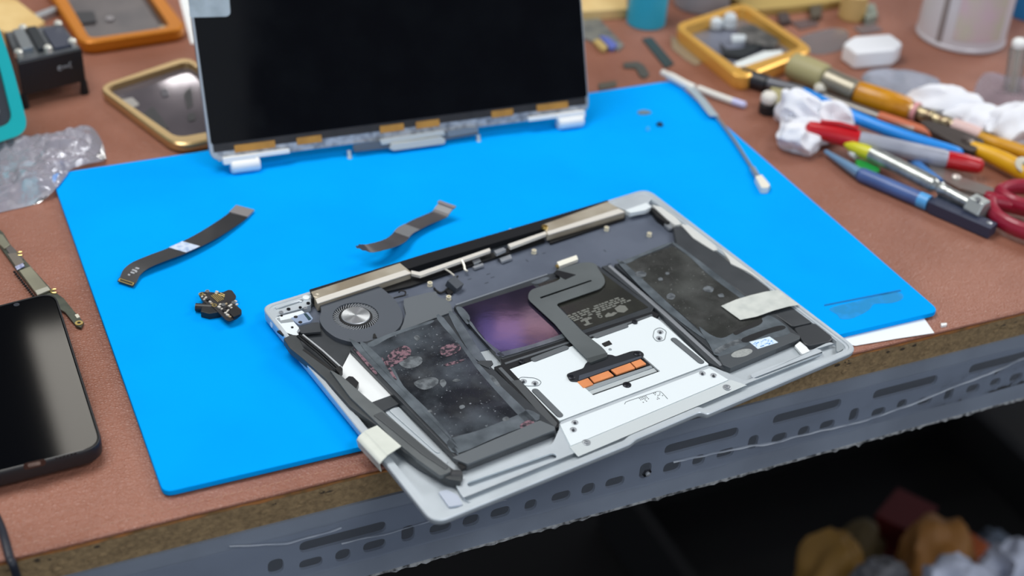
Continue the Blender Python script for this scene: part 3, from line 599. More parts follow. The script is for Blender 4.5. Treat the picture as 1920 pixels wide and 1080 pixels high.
CHIP = mat('chipboard', (150, 126, 90), .85, col2=(116, 96, 68), nscale=320, nlo=.32, nhi=.72, bump=.9, bscale=350, detail=6)
bm = prism(B(), rect(TX0, TY0+.001, TX1, TY1, ZT-.0038), .0182)
mk('tabletop_board', bm, CHIP, bench, smooth=False)
random.seed(4); bm = B(); prev = None; rings = []
for i in range(261):
    x = TX0+i*(TX1-TX0)/260; h = .0013+random.uniform(0, .0012); o_ = random.uniform(-.0006, .0005)
    rings.append([Vector((x, TY0+.0005+o_, ZT-.0029)), Vector((x, TY0+.006, ZT-.0029)), Vector((x, TY0+.006, ZT-.0038)), Vector((x, TY0+.0008+o_*.5, ZT-.0026-h))])
loft(bm, rings)
mk('torn_edge_layer', bm, mat('torn_veneer', (186, 122, 66), .75, col2=(128, 100, 62), nscale=90), bench)
bm = B(); random.seed(9)
for i in range(420):
    x = random.uniform(TX0, TX1); z = random.uniform(-.0215, ZT-.0066); s = random.uniform(.0006, .0022)
    r = bmesh.ops.create_icosphere(bm, subdivisions=1, radius=s)
    for v in r['verts']: v.co = Vector((v.co.x*1.5+x, v.co.y*.35+TY0+.001, v.co.z*.8+z))
for f in bm.faces:
    if f.calc_center_median().z > -.0135 and random.random() < .8: f.material_index = 1
mk('chipped_flakes', bm, [CHIP, mat('chip_dark', (62, 52, 40), .9)], bench, smooth=False)['kind'] = 'stuff'
GREY = mat('grey_paint', (132, 141, 154), .5, 0, col2=(120, 128, 140), nscale=18, bump=.05, bscale=900)
RY = -.0162; ZR0, ZR1 = -.0262, -.0845
holes = []
def hole(px, py, w, h, r=None):
    p = PY(px, py, RY); pts = [Vector((p.x-w/2, RY, p.z-h/2)), Vector((p.x+w/2, RY, p.z-h/2)), Vector((p.x+w/2, RY, p.z+h/2)), Vector((p.x-w/2, RY, p.z+h/2))]
    holes.append(rnd(pts, r or min(w, h)*.48, 4))
for x0, y0, x1, y1 in ((562, 1040, 724, 972), (1246, 846, 1385, 806), (1450, 786, 1577, 756), (1637, 742, 1758, 709), (1818, 692, 1950, 660)):
    a, c = PY(x0, y0, RY), PY(x1, y1, RY); z = (a.z+c.z)/2-.0005
    pts = [Vector((a.x, RY, z-.0042)), Vector((c.x, RY, z-.0042)), Vector((c.x, RY, z+.0042)), Vector((a.x, RY, z+.0042))]; holes.append(rnd(pts, .004, 4))
for s in (-.08, -.16, -.25):
    pts = [Vector((s, RY, -.0525)), Vector((s+.05, RY, -.0525)), Vector((s+.05, RY, -.0441)), Vector((s, RY, -.0441))]; holes.append(rnd(pts, .004, 4))
for px, py, w, h in ((517, 1062, .009, .011), (583, 1056, .0135, .0075), (643, 1041, .009, .009), (702, 1023, .0135, .0078), (765, 1000, .008, .012), (826, 990, .0135, .0078), (883, 976, .0105, .0085), (938, 961, .0125, .008), (995, 947, .008, .0085), (1052, 931, .0125, .0078), (1103, 917, .0092, .0092), (1153, 904, .013, .0078),
                     (1210, 882, .0082, .012), (1260, 876, .0125, .0088), (1310, 863, .009, .009), (1360, 850, .0125, .0075), (1412, 829, .0075, .0112), (1461, 822, .0115, .0085), (1507, 809, .009, .0085), (1551, 797, .0115, .0075), (1601, 778, .0072, .0112), (1647, 773, .011, .0072), (1691, 758, .008, .008), (1734, 752, .0115, .0075), (1779, 739, .0072, .011), (1824, 729, .011, .0075), (1866, 717, .009, .007), (1905, 708, .011, .0075)):
    hole(px, py, w, h)
bm = prism(B(), [Vector((TX0, RY, ZR1)), Vector((TX1, RY, ZR1)), Vector((TX1, RY, ZR0)), Vector((TX0, RY, ZR0))], .002, holes, down=(0, 1, 0))
rail = mk('angle_rail', bm, GREY, bench, smooth=False, label='slotted grey steel angle along the front')
mk('rail_shelf', prism(B(), rect(TX0, RY+.0022, TX1, TY0+.055, -.0228), .002), GREY, bench, smooth=False)
mk('rear_rail', prism(B(), [Vector((TX0, TY1-.004, -.085)), Vector((TX1, TY1-.004, -.085)), Vector((TX1, TY1-.004, -.023)), Vector((TX0, TY1-.004, -.023))], .002, down=(0, 1, 0)), GREY, bench, smooth=False)
for x in (TX0+.002, TX1-.045):
    for y in (.0, TY1-.05):
        mk('leg', prism(B(), [Vector((x, y, -.0235)), Vector((x+.04, y, -.0235)), Vector((x+.04, y+.003, -.0235)), Vector((x+.003, y+.003, -.0235)), Vector((x+.003, y+.04, -.0235)), Vector((x, y+.04, -.0235))], .7265), GREY, bench, smooth=False)
# ragged cut edge and clear wrap on the rail
random.seed(12); bm = B(); rings = []
for i in range(700):
    x = TX0+i*(TX1-TX0)/699; k = noise.noise(Vector((x*60, 0, 0)))
    d = .0006+abs(noise.noise(Vector((x*420, 3, 0))))*.0030*(1.3 if k > -.1 else .4); o_ = noise.noise(Vector((x*300, 9, 0)))*.0006
    rings.append([Vector((x, RY-.0006+o_, ZR1+.0008)), Vector((x, RY+.002, ZR1+.0008)), Vector((x, RY+.0015, ZR1-d*.5)), Vector((x, RY-.0004+o_, ZR1-d))])
loft(bm, rings)
mk('ragged_edge', bm, mat('ragged_grey', (176, 178, 178), .6, col2=(74, 76, 78), nscale=260), bench, smooth=False)
WRAP = clear_mat('clear_wrap', (226, 232, 238), .42, .08, .3, 60)
def wrap_ribbon(px, hw, seed):
    cs = [PY(x, y, RY-.0012) for x, y in px]; cs = spline(cs, 8)
    cs = [c+Vector((0, -.0006*noise.noise(Vector((c.x*70, seed, 0))), .0009*noise.noise(Vector((c.x*90, seed+4, 0))))) for c in cs]
    return tube(B(), cs, [hw*(.5+.6*abs(noise.noise(Vector((c.x*55, seed+8, 0))))) for c in cs], 8, sq=.5)
for i, (px, hw) in enumerate(((((1262, 866), (1330, 852), (1400, 838), (1450, 830), (1520, 812), (1600, 794), (1690, 765), (1760, 737), (1840, 706), (1925, 670)), .0016), (((430, 1025), (520, 1020), (570, 1010), (640, 990)), .001), (((640, 1018), (720, 1001), (800, 980), (860, 957), (950, 936)), .0008))):
    mk('clear_wrap_fold', wrap_ribbon(px, hw, i*3.3), WRAP, bench)
def film_sheet(x0, x1, z0, z1, nx=60, nz=6, seed=0, y=RY-.0012, d=.0007):
    rings = []
    for i in range(nx+1):
        x = x0+(x1-x0)*i/nx; rings.append([Vector((x, y-abs(noise.noise(Vector((x*40, j*.7, seed))))*d*3, z0+(z1-z0)*j/nz+.001*noise.noise(Vector((x*25, j, seed+5))))) for j in range(nz+1)])
    return loft(B(), rings, False, closed=False)
mk('clear_wrap_sheet', film_sheet(-.62, 1.5, -.0350, -.0690, 220, seed=2), clear_mat('clear_wrap_thin', (176, 186, 200), .16, .12, .3, 40), bench)
# bolt seen in a rail hole
p = PY(1211, 884, RY)
bt = thing('rail_bolt', 'dark bolt head in a square hole of the grey rail', 'bolt', p)
mk('bolt_head', lathe(B(), p+Vector((0, .0016, 0)), (0, -1, 0), [(.0034, 0), (.0034, .003), (.0024, .0036)], 6), SCREWD, bt)
mk('bolt_shank', lathe(B(), p+Vector((0, -.0012, 0)), (0, -1, 0), [(.0016, 0), (.0016, .002), (.0008, .0024)], 14), SCREW, bt)
# room
FLOORZ = -.75
def plane_obj(name, pts, m): return tag(mk(name, prism(B(), pts, .02), m, keep=True, smooth=False), kind='structure')
plane_obj('floor', rect(-3.2, -3.2, 4.2, 6.0, FLOORZ), mat('dark_floor', (9, 9, 11), .7, col2=(5, 5, 7), nscale=3))
wl = mat('room_wall', (120, 124, 130), .8, col2=(108, 112, 118), nscale=2)
tag(mk('wall_back', prism(B(), [Vector((-3.2, 6, FLOORZ)), Vector((4.2, 6, FLOORZ)), Vector((4.2, 6, 2.1)), Vector((-3.2, 6, 2.1))], .05, down=(0, 1, 0)), wl, keep=True, smooth=False), kind='structure')
plane_obj('ceiling', rect(-3.2, -1.2, 4.2, 6.0, 2.3), mat('ceiling_grey', (92, 94, 98), .8, col2=(80, 82, 86), nscale=2))
# ================================================================== blue silicone mat
MATM = mat('blue_silicone', (0, 163, 250), .8, 0, .03, col2=(0, 158, 246), nscale=12, bump=.04, bscale=1500)
mp = W([(306, 924), (95, 326), (1263, 150), (1763, 583)], 0)
rr = [.006, .006, .010, .0075]
mo = thing('work_mat', 'bright blue silicone repair mat lying on the leather', 'mat', ((mp[0]+mp[2])/2*1-Vector((0, 0, .0037))))
mk('mat_sheet', prism(B(), rnd(mp, rr, 6), -ZT-.0009), MATM, mo, bevel=.0006, seg=2)
mk('worn_print', prism(B(), blob(W([(1556, 578), (1600, 566), (1640, 556), (1670, 548), (1690, 550), (1692, 560), (1672, 568), (1640, 570), (1628, 582), (1600, 596), (1578, 598), (1570, 590)], .0001), 4), .00012), mat('worn_print_teal', (18, 138, 200), .45, 0, .3, col2=(6, 148, 226), nscale=120), mo, label='worn darker patch in the near corner')
mk('print_line', prism(B(), W([(1545, 571), (1688, 543), (1690, 546), (1546, 574)], .0001), .00012), mat('print_line_blue', (6, 110, 176), .5, 0, .2), mo)
# small bits on the mat
one('metal_shim', prism(B(), blob(W([(1196, 209), (1206, 206), (1218, 208), (1221, 211), (1210, 214), (1198, 213)], .0008), 4), .0008), mat('dull_shim', (120, 140, 150), .5, .3), 'small grey oval metal scrap on the far corner of the blue mat', 'scrap')
one('tiny_screw', lathe(B(), P(1237, 235, 0), (0, 0, 1), [(.0026, 0), (.0028, .0012), (.002, .0022), (.0008, .0022)], 14), mat('screw_navy', (16, 52, 82), .4, .3), 'tiny dark screw standing on the far corner of the blue mat', 'screw')
one('clear_crumb', prism(B(), blob(W([(1211, 240), (1216, 237), (1219, 242), (1214, 245)], .0006), 3), .0006), mat('crumb_blue', (60, 165, 225), .3), 'pale see-through crumb beside the tiny dark screw on the mat', 'scrap')
# ================================================================== laptop lid standing on its hinges
A0, B0 = P(398, 304, .0085), P(1104, 211, .0085)
ux = (B0-A0).normalized(); ux.z = 0; ux.normalize(); yb = Vector((0, 0, 1)).cross(ux); TILT = math.radians(22)
up = Vector((0, 0, 1))*math.cos(TILT)+yb*math.sin(TILT); nn = ux.cross(up)
MS = Matrix(((ux.x, up.x, nn.x, A0.x), (ux.y, up.y, nn.y, A0.y), (ux.z, up.z, nn.z, A0.z), (0, 0, 0, 1))); MSI = MS.inverted(); SC = MSI @ CAM_LOC
def S(x, y, w=0.):
    d = MSI.to_3x3() @ ray(x, y); p = SC+d*((w-SC.z)/d.z); return Vector((p.x, p.y, w))
lid = thing('laptop_screen', 'bare laptop display standing on its hinges at the back of the mat, screen black', 'laptop display', M=MS)
SW, SH = (B0-A0).length, .208
def ls(name, bm, m, parent=None, **k): return mk(name, bm, m, parent or lid, world=False, **k)
def sbox(x0, y0, x1, y1, w, t, r=.0): 
    p = [Vector((x0, y0, w)), Vector((x1, y0, w)), Vector((x1, y1, w)), Vector((x0, y1, w))]
    return prism(B(), rnd(p, r, 4) if r else p, t)
ls('lid_shell', sbox(-.001, 0, SW+.001, SH, 0, .0042, .009), mat('lid_silver', (176, 184, 190), .35, .75), bevel=.0008)
gl0, gl1 = S(396, 266), S(1103, 186)
gy = (gl0.y+gl1.y)/2
ls('display_glass', sbox(.0008, gy, SW-.0006, SH-.002, .0010, .0012, .002), mat('screen_black', (3, 4, 8), .05, 0, .1, col2=(6, 8, 12), nscale=30, rough2=.1), bevel=.0002)
ls('lower_bezel', sbox(.002, gy-.0058, SW-.002, gy, .0007, .0012), mat('bezel_brown_black', (50, 46, 44), .4, .2, col2=(38, 36, 36), nscale=90))
ls('bottom_rail', sbox(.0045, gy-.0125, SW-.0045, gy-.0056, .0005, .0012), mat('rail_silver', (176, 182, 190), .35, .3, col2=(120, 126, 134), nscale=150))
GOLD = mat('gold_flex', (196, 140, 60), .42, .25, col2=(176, 124, 54), nscale=80)
for x, y, w_ in ((478, 274, 70), (580, 262, 44), (735, 240, 44), (802, 232, 44), (942, 212, 42), (1036, 199, 62)):
    c_ = S(x, y, .0012); hw = w_/2/700*SW; ls('gold_flex_pad', sbox(c_.x-hw, c_.y-.0028, c_.x+hw, c_.y+.0024, .0014, .001, .0004), GOLD)
HW = mat('hinge_white', (240, 240, 236), .5, .1)
for x, y, s in ((452, 300, 1), (1072, 218, -1)):
    c_ = S(x, y, .003)
    h = ls('hinge', sbox(c_.x-.013+.000*s, c_.y-.002, c_.x+.011, c_.y+.0035, .005, .006, .0015), HW, bevel=.0008)
    xa = c_.x+s*.010; ls('hinge_arm', sbox(min(xa, xa+s*.026), c_.y+.0002, max(xa, xa+s*.026), c_.y+.0036, .0034, .003, .0008), HW, h, bevel=.0005)
    ls('hinge_knuckle', lathe(B(), Vector((c_.x-.010+.002*s, c_.y-.0042, .0020)), (1, 0, 0), [(.0040, 0), (.0050, .0012), (.0050, .020), (.0040, .0212)], 20), HW, h)
    ls('hinge_screw', lathe(B(), Vector((c_.x+.001, c_.y-.0040, .0056)), (0, 0, 1), [(.0015, 0), (.0015, .0009), (.0008, .0009), (.0006, .0003)], 14), SCREW, h)
tcon = ls('display_board', prism(B(), rnd([S(*q, .003) for q in ((662, 272), (720, 262), (836, 247), (895, 240), (898, 252), (838, 262), (730, 278), (664, 285))], .001, 2), .002), mat('board_grey', (92, 100, 108), .45, .2), bevel=.0003)
ls('board_cover', prism(B(), rnd([S(*q, .0042) for q in ((712, 262), (832, 244), (835, 253), (716, 272))], .0006, 2), .002), mat('cover_light', (208, 212, 208), .35, .6), tcon, bevel=.0003)
ls('connector_bar', prism(B(), rnd([S(*q, .0058) for q in ((734, 270), (828, 256), (836, 262), (834, 270), (738, 283), (730, 279))], .0008, 2), .003), mat('cover_light', 0), tcon, bevel=.0004)
ls('board_tab', prism(B(), rnd([S(*q, .0034) for q in ((838, 246), (872, 240), (896, 238), (897, 247), (842, 257))], .0006, 2), .002), mat('board_tab_grey', (128, 138, 146), .4, .4), tcon)
for x, y in ((655, 291), (897, 261)):
    c_ = S(x, y, .0022); ls('board_foot', lathe(B(), c_+Vector((0, .0035, 0)), (0, -1, 0), [(.0016, 0), (.0016, .0045), (.0020, .0048), (.0020, .0062), (.0012, .0068)], 14), mat('cover_light', 0), tcon)
ls('foam_sticker', prism(B(), rnd([S(*q, .0016) for q in ((352, -30), (428, -36), (432, 26), (426, 31), (356, 33))], .0015, 4), .0006), mat('foam_grey', (176, 188, 192), .5, col2=(160, 172, 176), nscale=140), label='pale grey foam sticker in the upper corner')
# ================================================================== ribbon cables, small board
RIB = mat('cable_charcoal', (48, 48, 50), .42, 0, col2=(44, 44, 46), nscale=60)
cpx = [(236, 533, .0012), (241, 524, .0018), (248, 510, .0030), (265, 497, .0045), (296, 484, .0050), (328, 472, .0045), (361, 457, .0040), (393, 440, .0034), (429, 417, .0024), (448, 403, .0016)]
cs = spline([P(*q) for q in cpx], 5); sv = (P(250, 543, .001)-P(220, 533, .001))/2
rc = thing('ribbon_cable', 'long black ribbon cable with a white square label, lying on the mat', 'ribbon cable', P(330, 475, 0), 'ribbon cables on the mat')
def sdv(i, n): 
    t = i/(n-1); return lerpv(sv, (P(477, 396, .001)-P(443, 387, .001))/2, min(1, t*1.3))
ss = [sdv(i, len(cs)) for i in range(len(cs))]
mk('cable_strip', ribbon(B(), cs, ss, .00025), RIB, rc)
def on(t): 
    k = t*(len(cs)-1); i = min(int(k), len(cs)-2); return lerpv(cs[i], cs[i+1], k-i), lerpv(ss[i], ss[i+1], k-i)
seg = [on(t) for t in (.572, .60, .63, .658)]
mk('white_label', ribbon(B(), [c+Vector((0, 0, .0004)) for c, s in seg], [s*.96 for c, s in seg], .0002), mat('label_pale_blue', (206, 218, 236), .5, col2=(150, 176, 214), nscale=260), rc, label='white square label')
e0 = P(455, 391, .0016); mk('end_connector', ribbon(B(), [P(447, 404, .0016), P(460, 391, .0014)], [ss[-1], ss[-1]], .0010), mat('connector_grey', (146, 142, 142), .4, .2), rc)
c0, s0 = on(0.0); c1, s1 = on(.075)
pl_ = mk('end_plug', ribbon(B(), [c0-(c1-c0)*.2+Vector((0, 0, .0003)), c1+Vector((0, 0, .0003))], [s0*1.0, s1*1.0], .0006), DARKP, rc)
bm = B()
for a, t0 in ((-.05, 0), (.055, 0)):
    c_, s_ = on(max(a, .0)); c_ = c_+(Vector((0, 0, .0011)) if a > 0 else Vector((0, 0, .0010))-(c1-c0)*.05)
    tube(bm, [c_-s_*.84, c_+s_*.84], .00035, 6)
ca, cb_ = on(.0), on(.055)
for k in (-.84, .84): tube(bm, [ca[0]+ca[1]*k+Vector((0, 0, .0010)), cb_[0]+cb_[1]*k+Vector((0, 0, .0011))], .0003, 6)
mk('gold_contacts', bm, BRASS, pl_)
bm = B()
for t, k, w_ in ((.20, .12, .22), (.235, .1, .26), (.27, .14, .2), (.225, .38, .1), (.16, -.12, .12)):
    c_, s_ = on(t); c2_, _ = on(t+.018); z = Vector((0, 0, .0005)); u = c2_-c_
    prism(bm, [c_+s_*(k-w_)+z, c_+s_*(k+w_)+z, c_+s_*(k+w_)+u+z, c_+s_*(k-w_)+u+z], .0002)
mk('printed_mark', bm, mat('print_grey', (170, 172, 176), .6), rc, smooth=False)
# short twisted ribbon
cpx = [(668, 463, .0105), (680, 464, .0115), (692, 466, .0118), (708, 463, .0115), (729, 457, .0095), (746, 448, .0070), (759, 434, .0055), (773, 426, .0048), (790, 417, .0046), (811, 408, .0046), (824, 402, .0050), (831, 393, .0070), (840, 383, .0095)]
cs = spline([P(*q) for q in cpx], 4); sr = (P(854, 389, .009)-P(826, 379, .009))/2
n_ = len(cs); tsl = []
for i in range(n_):
    t = i/(n_-1); tw = max(0, 1-t/.42)
    v = sr*(1-tw*.35)+Vector((-.002, .001, -.0022))*tw; tsl.append(v*(.30 if i < 3 else .75 if i < 6 else 1.0))
r2 = thing('ribbon_cable', 'short curled grey ribbon cable arching off the mat, in front of the display', 'ribbon cable', P(760, 440, 0), 'ribbon cables on the mat')
mk('cable_strip', ribbon(B(), cs, tsl, .00025), mat('cable_grey', (84, 82, 84), .36, .1, col2=(74, 72, 74), nscale=40), r2)
i0 = n_-3
mk('end_connector', ribbon(B(), [cs[-3]+Vector((0, 0, .0004)), cs[-1]+Vector((0, 0, .0004))], [tsl[-1]*1.12]*2, .0009), mat('connector_mauve', (112, 104, 108), .45), r2)
mk('grey_stiffener', ribbon(B(), [c+Vector((0, 0, .0003)) for c in cs[22:29]], tsl[22:29], .0002), mat('stiff_grey', (122, 124, 126), .35), r2)
mk('grey_stiffener', ribbon(B(), [c+Vector((0, 0, .0003)) for c in cs[42:47]], [s*.98 for s in tsl[42:47]], .0002), mat('stiff_grey', 0), r2)
# input/output board
ZB = .0050
io = thing('circuit_board', 'small dark circuit board with a headphone jack, beside the long ribbon cable', 'circuit board', P(405, 575, 0))
PCB = mat('board_black', (46, 44, 46), .4, 0, col2=(36, 34, 36), nscale=120)
mk('board_plate', prism(B(), rnd(W([(372, 551), (377, 547), (388, 547), (402, 548), (417, 548), (429, 543), (435, 544), (443, 555), (440, 562), (441, 570), (453, 581), (453, 588), (444, 596), (430, 602), (424, 600), (400, 576), (388, 570), (378, 562)], ZB), .001, 3), .0010), PCB, io, bevel=.0001)
ja, jb = P(367, 576, .0026), P(404, 578, .0026)
jk = mk('headphone_jack', lathe(B(), ja, jb-ja, [(.0016, 0), (.0026, 0), (.0026, .004), (.0026, .0125), (.0020, .0128)], 20), DARKP, io)
mk('jack_bore', lathe(B(), ja-(jb-ja).normalized()*.00005, jb-ja, [(.0016, 0), (.0015, .0002)], 18), BLACK, jk)
mk('jack_housing', prism(B(), W([(380, 566), (404, 572), (414, 584), (392, 588), (376, 584)], .0045), .0045), DARKP, io, bevel=.0004)
for x, y, r_ in ((377, 551, .0016), (402, 572, .0016)): mk('gold_ring', prism(B(), circ(P(x, y, ZB+.0002), r_, 20), .0002, [circ(P(x, y, ZB+.0002), r_*.55, 16)]), BRASS, io)
for x, y in ((377, 551), (402, 572)): mk('mount_hole', prism(B(), circ(P(x, y, ZB+.0001), .0009, 14), .0001), BLACK, io)
for x, y in ((389, 548), (419, 573), (438.5, 569)): mk('standoff_ring', lathe(B(), P(x, y, ZB), (0, 0, 1), [(.0014, 0), (.0014, .0010), (.0008, .0010), (.0007, .0002)], 16), mat('silver_ring', (190, 192, 194), .3, .9), io)
bm = B()
for k in range(5): tube(bm, [P(396+k*2.6, 554-k*1.1, ZB+.0003), P(409+k*2.6, 566-k*1.1, ZB+.0003)], .00022, 5)
for a, b_ in (((410, 552), (421, 556)), ((413, 549.5), (421, 553)), ((421, 552), (419, 558))): tube(bm, [P(*a, ZB+.0003), P(*b_, ZB+.0003)], .0003, 5)
mk('gold_traces', bm, mat('trace_gold', (206, 182, 120), .4, .6), io)
uc = mk('board_connector', prism(B(), W([(430, 580), (440, 575), (452, 583), (450, 589), (438, 594), (431, 587)], ZB+.0018), .0020), BLACK, io, bevel=.0003)
random.seed(8)
CPS = [mat('chip_white', (206, 202, 192), .4), mat('chip_black', (26, 26, 28), .35), mat('chip_tan', (168, 150, 120), .4)]
spots = [(384, 554), (379, 557), (383, 562), (390, 563), (386, 559), (394, 567), (397, 570), (411, 577), (416, 580), (420, 584), (423, 588), (427, 592), (431, 595), (434, 578), (430, 575), (425, 578), (428, 583), (413, 572), (424, 571), (433, 573), (444, 572), (446, 590), (407, 548.5), (405, 551), (438, 590), (426, 585), (442, 566)]
for i, (x, y) in enumerate(spots):
    bm = B(); s = random.uniform(.0008, .0014); box(bm, P(x, y, ZB)+Vector((0, 0, s*.35)), s*1.5, s, s*.7, Matrix.Rotation(random.choice((.6, -1.0)), 3, 'Z')); mk('chip', bm, CPS[0 if i % 3 else 1 if i % 2 else 2], io, smooth=False)
# ================================================================== phone, logic board, bag, left clutter
PH = ZT+.0032; HT = .0098
ptop = [(-230, 630), (103, 545), (196, 838), (-190, 935)]
pz = PH+HT
q = W(ptop, pz)
phn = thing('phone', 'black smartphone in a dark case lying face up beside the mat', 'phone', (q[0]+q[2])/2-Vector((0, 0, HT)))
def sc(pts, k):   # shrink toward centre by a distance
    c = sum(pts, Vector())/len(pts); return [p+(c-p).normalized()*k for p in pts]
def lift(pts, dz): return [p+Vector((0, 0, dz)) for p in pts]
oq = rnd(q, .012, 8); iq = rnd(sc(q, .0022), .0105, 8); gq = rnd(sc(q, .0032), .010, 8); bq = rnd(sc(q, .0016), .0115, 8)
mk('phone_case', loft(B(), [lift(bq, -HT), lift(oq, -HT+.0018), lift(oq, -.0012), lift(rnd(sc(q, .0006), .0118, 8), 0), lift(iq, 0), lift(iq, -.0012), lift(gq, -.0014)]), mat('case_black', (18, 19, 23), .42), phn)
mk('phone_screen', loft(B(), [lift(iq, -.0012), lift(iq, -.0007), lift(gq, -.0004)]), mat('phone_glass', (7, 8, 11), .06, 0, .5), phn, ang=4)
gx = P(18, 574, pz); 
mk('front_camera', prism(B(), circ(P(31, 571, pz-.0003), .0018, 18), .0002), mat('lens_grey', (40, 44, 54), .2), phn)
fd = (q[2]-q[3]).normalized(); fo = Vector((fd.y, -fd.x, 0))
def onfront(px, py, dz): 
    d = ray(px, py); o = q[3]+fo*dz; k = (o-CAM_LOC).dot(fo)/d.dot(fo); return CAM_LOC+d*k
for nm, x0, y0, x1, y1, w_, m_ in (('port_surround', 44, 876, 86, 866, .0022, mat('port_brown', (58, 34, 26), .5)), ('charging_port', 52, 873, 76, 868, .0012, mat('port_metal', (176, 172, 164), .4, .6))):
    a, c_ = onfront(x0, y0, .0002), onfront(x1, y1, .0002); z = Vector((0, 0, w_)); 
    mk(nm, prism(B(), rnd([a-z, c_-z, c_+z, a+z], w_*.9, 4), .0003 if nm[0] == 'c' else .0002, down=-fo), m_, phn)
bm = B()
for k in range(6):
    p = onfront(106+k*7, 860-k*1.9, .0002); prism(bm, circ(p, .0007, 10, fd, Vector((0, 0, 1))), .0002, down=-fo)
mk('speaker_holes', bm, BLACK, phn)
# phone logic board
lg = thing('logic_board', 'narrow green-grey phone circuit board lying partly under the black phone', 'circuit board', P(60, 520, ZT))
ZL = ZT+.0022
LPL = mat('logic_board_green', (74, 78, 66), .45, 0, col2=(52, 56, 48), nscale=200)
mk('board_plate', prism(B(), W([(-30, 405), (6, 436), (19, 458), (42, 482), (58, 500), (96, 542), (120, 560), (140, 585), (157, 604), (152, 614), (143, 611), (122, 585), (70, 555), (36, 512), (0, 462), (-30, 428)], ZL), .0014), LPL, lg)
mk('shield_can', prism(B(), W([(36, 507), (57, 499), (94, 543), (70, 553)], ZL+.0014), .0014), mat('shield_silver', (176, 172, 150), .35, .8, col2=(160, 156, 138), nscale=40), lg, bevel=.0002)
mk('shield_step', prism(B(), W([(66, 545), (89, 537), (94, 543), (70, 553)], ZL+.0017), .0006), mat('shield_bright', (206, 204, 190), .35, .7), lg)
mk('shield_can', prism(B(), W([(-24, 430), (5, 440), (19, 459), (8, 466), (-24, 436)], ZL+.0012), .0012), mat('shield_silver', 0), lg, bevel=.0002)
mk('dark_tape', prism(B(), W([(10, 464), (21, 460), (44, 484), (38, 494), (26, 488)], ZL+.0006), .0006), mat('tape_grey', (88, 84, 80), .5), lg)
mk('dark_tape', prism(B(), W([(14, 476), (30, 474), (46, 492), (30, 500)], ZL+.0009), .0006), mat('tape_grey2', (110, 102, 92), .5), lg)
mk('blue_label', prism(B(), W([(28, 500), (43, 493), (46, 499), (32, 506)], ZL+.0012), .0004), mat('label_violet', (112, 118, 160), .5, col2=(206, 210, 226), nscale=500), lg)
for x, y in ((38, 476), (102, 546)):
    c_ = P(x, y, ZL+.0002); mk('gold_hook', tube(B(), [c_+Vector((math.cos(a), math.sin(a), 0))*.0021 for a in [.9+i*.42 for i in range(11)]], .0006, 8), BRASS, lg)
mk('gold_ring', prism(B(), circ(P(148, 605, ZL+.0005), .0024, 20), .0005, [circ(P(148, 605, ZL+.0005), .0011, 16)]), BRASS, lg)
mk('ring_hole', prism(B(), circ(P(148, 605, ZL+.0002), .0011, 16), .0002), BLACK, lg)
bm = B(); random.seed(6)
for k in range(14):
    t = k/13; x, y = 28+t*38, 508+t*48; box(bm, P(x-1, y+2, ZL-.0001), .0012, .0012, .0012, Matrix.Rotation(.5, 3, 'Z'))
mk('edge_chips', bm, CPS[1], lg, smooth=False)
mk('screw_post', prism(B(), W([(140, 590), (146, 588), (150, 594), (144, 596)], ZL+.0005), .0005), mat('post_white', (210, 206, 190), .4), lg)
# clear bag
def bag(bm, outline, z, amp, seed, sub=26, hmax=.014, zf=None):
    """a puffed thin sheet inside an outline, closed to the table round its rim"""
    o = outline; c = sum(o, Vector())/len(o); n = len(o); rings = []
    for j in range(sub+1):
        t = j/sub; r = []
        for i, p in enumerate(o):
            q_ = lerpv(c, p, t)+Vector((noise.noise(Vector((i*.5, t*3, seed)))*.002, 0, 0))*(1-t)
            h = (1-t**2.2)*hmax*(.55+.45*noise.noise(q_*22+Vector((seed, 0, 0)))); cr = abs(noise.noise(q_*55+Vector((seed*2, 1, 0))))
            cr2 = abs(noise.noise(q_*130+Vector((seed, 5, 0))))
            zz_ = zf(q_) if zf else z
            r.append(Vector((q_.x, q_.y, zz_+.0006+max(0, h)+amp*cr*(1-t**4)+amp*.4*cr2*(1-t**6))))
        rings.append(r)
    return loft(bm, rings[1:], True)
BAG = clear_mat('clear_bag', (240, 236, 250), .26, .10, .22, 110, .20)
bo = blob(W([(-70, 300), (-20, 272), (30, 262), (80, 254), (130, 244), (164, 236), (186, 256), (198, 290), (192, 312), (140, 328), (124, 346), (100, 372), (52, 388), (0, 400), (-70, 420)], ZT), 5)
one('clear_plastic_bag', bag(B(), bo, ZT, .010, 1.3, 44, .012, lambda q: ZT+.0052*max(0, min(1, (q.x+.014)/.012))*max(0, min(1, (.372-q.y)/.012))), BAG, 'crumpled clear plastic bag on the leather, overlapping the far corner of the mat', 'plastic bag')
# multimeter leaning back
mb = P(60, 276, ZT); mbl = (P(0, 296, ZT)-mb).normalized()
TM = math.radians(24); mx_ = -mbl; my_h = Vector((0, 0, 1)).cross(mx_); my = Vector((0, 0, 1))*math.cos(TM)+my_h*math.sin(TM); mz = mx_.cross(my)
MM = Matrix(((mx_.x, my.x, mz.x, mb.x), (mx_.y, my.y, mz.y, mb.y), (mx_.z, my.z, mz.z, mb.z+.0125), (0, 0, 0, 1)))
mtr = thing('multimeter', 'hand meter in a turquoise rubber holster leaning back beside the black box', 'multimeter', M=MM)
TEAL = mat('turquoise_rubber', (0, 178, 182), .45, 0, .4)
def mloc(pts, w): return [Vector((x, y, w)) for x, y in pts]
hol = rnd(mloc([(-.085, 0), (0, 0), (.004, .05), (.004, .17), (-.089, .17), (-.089, .05)], 0), .012, 6)
hin = rnd(mloc([(-.075, .010), (-.009, .010), (-.005, .05), (-.005, .16), (-.080, .16), (-.080, .05)], 0), .008, 6)
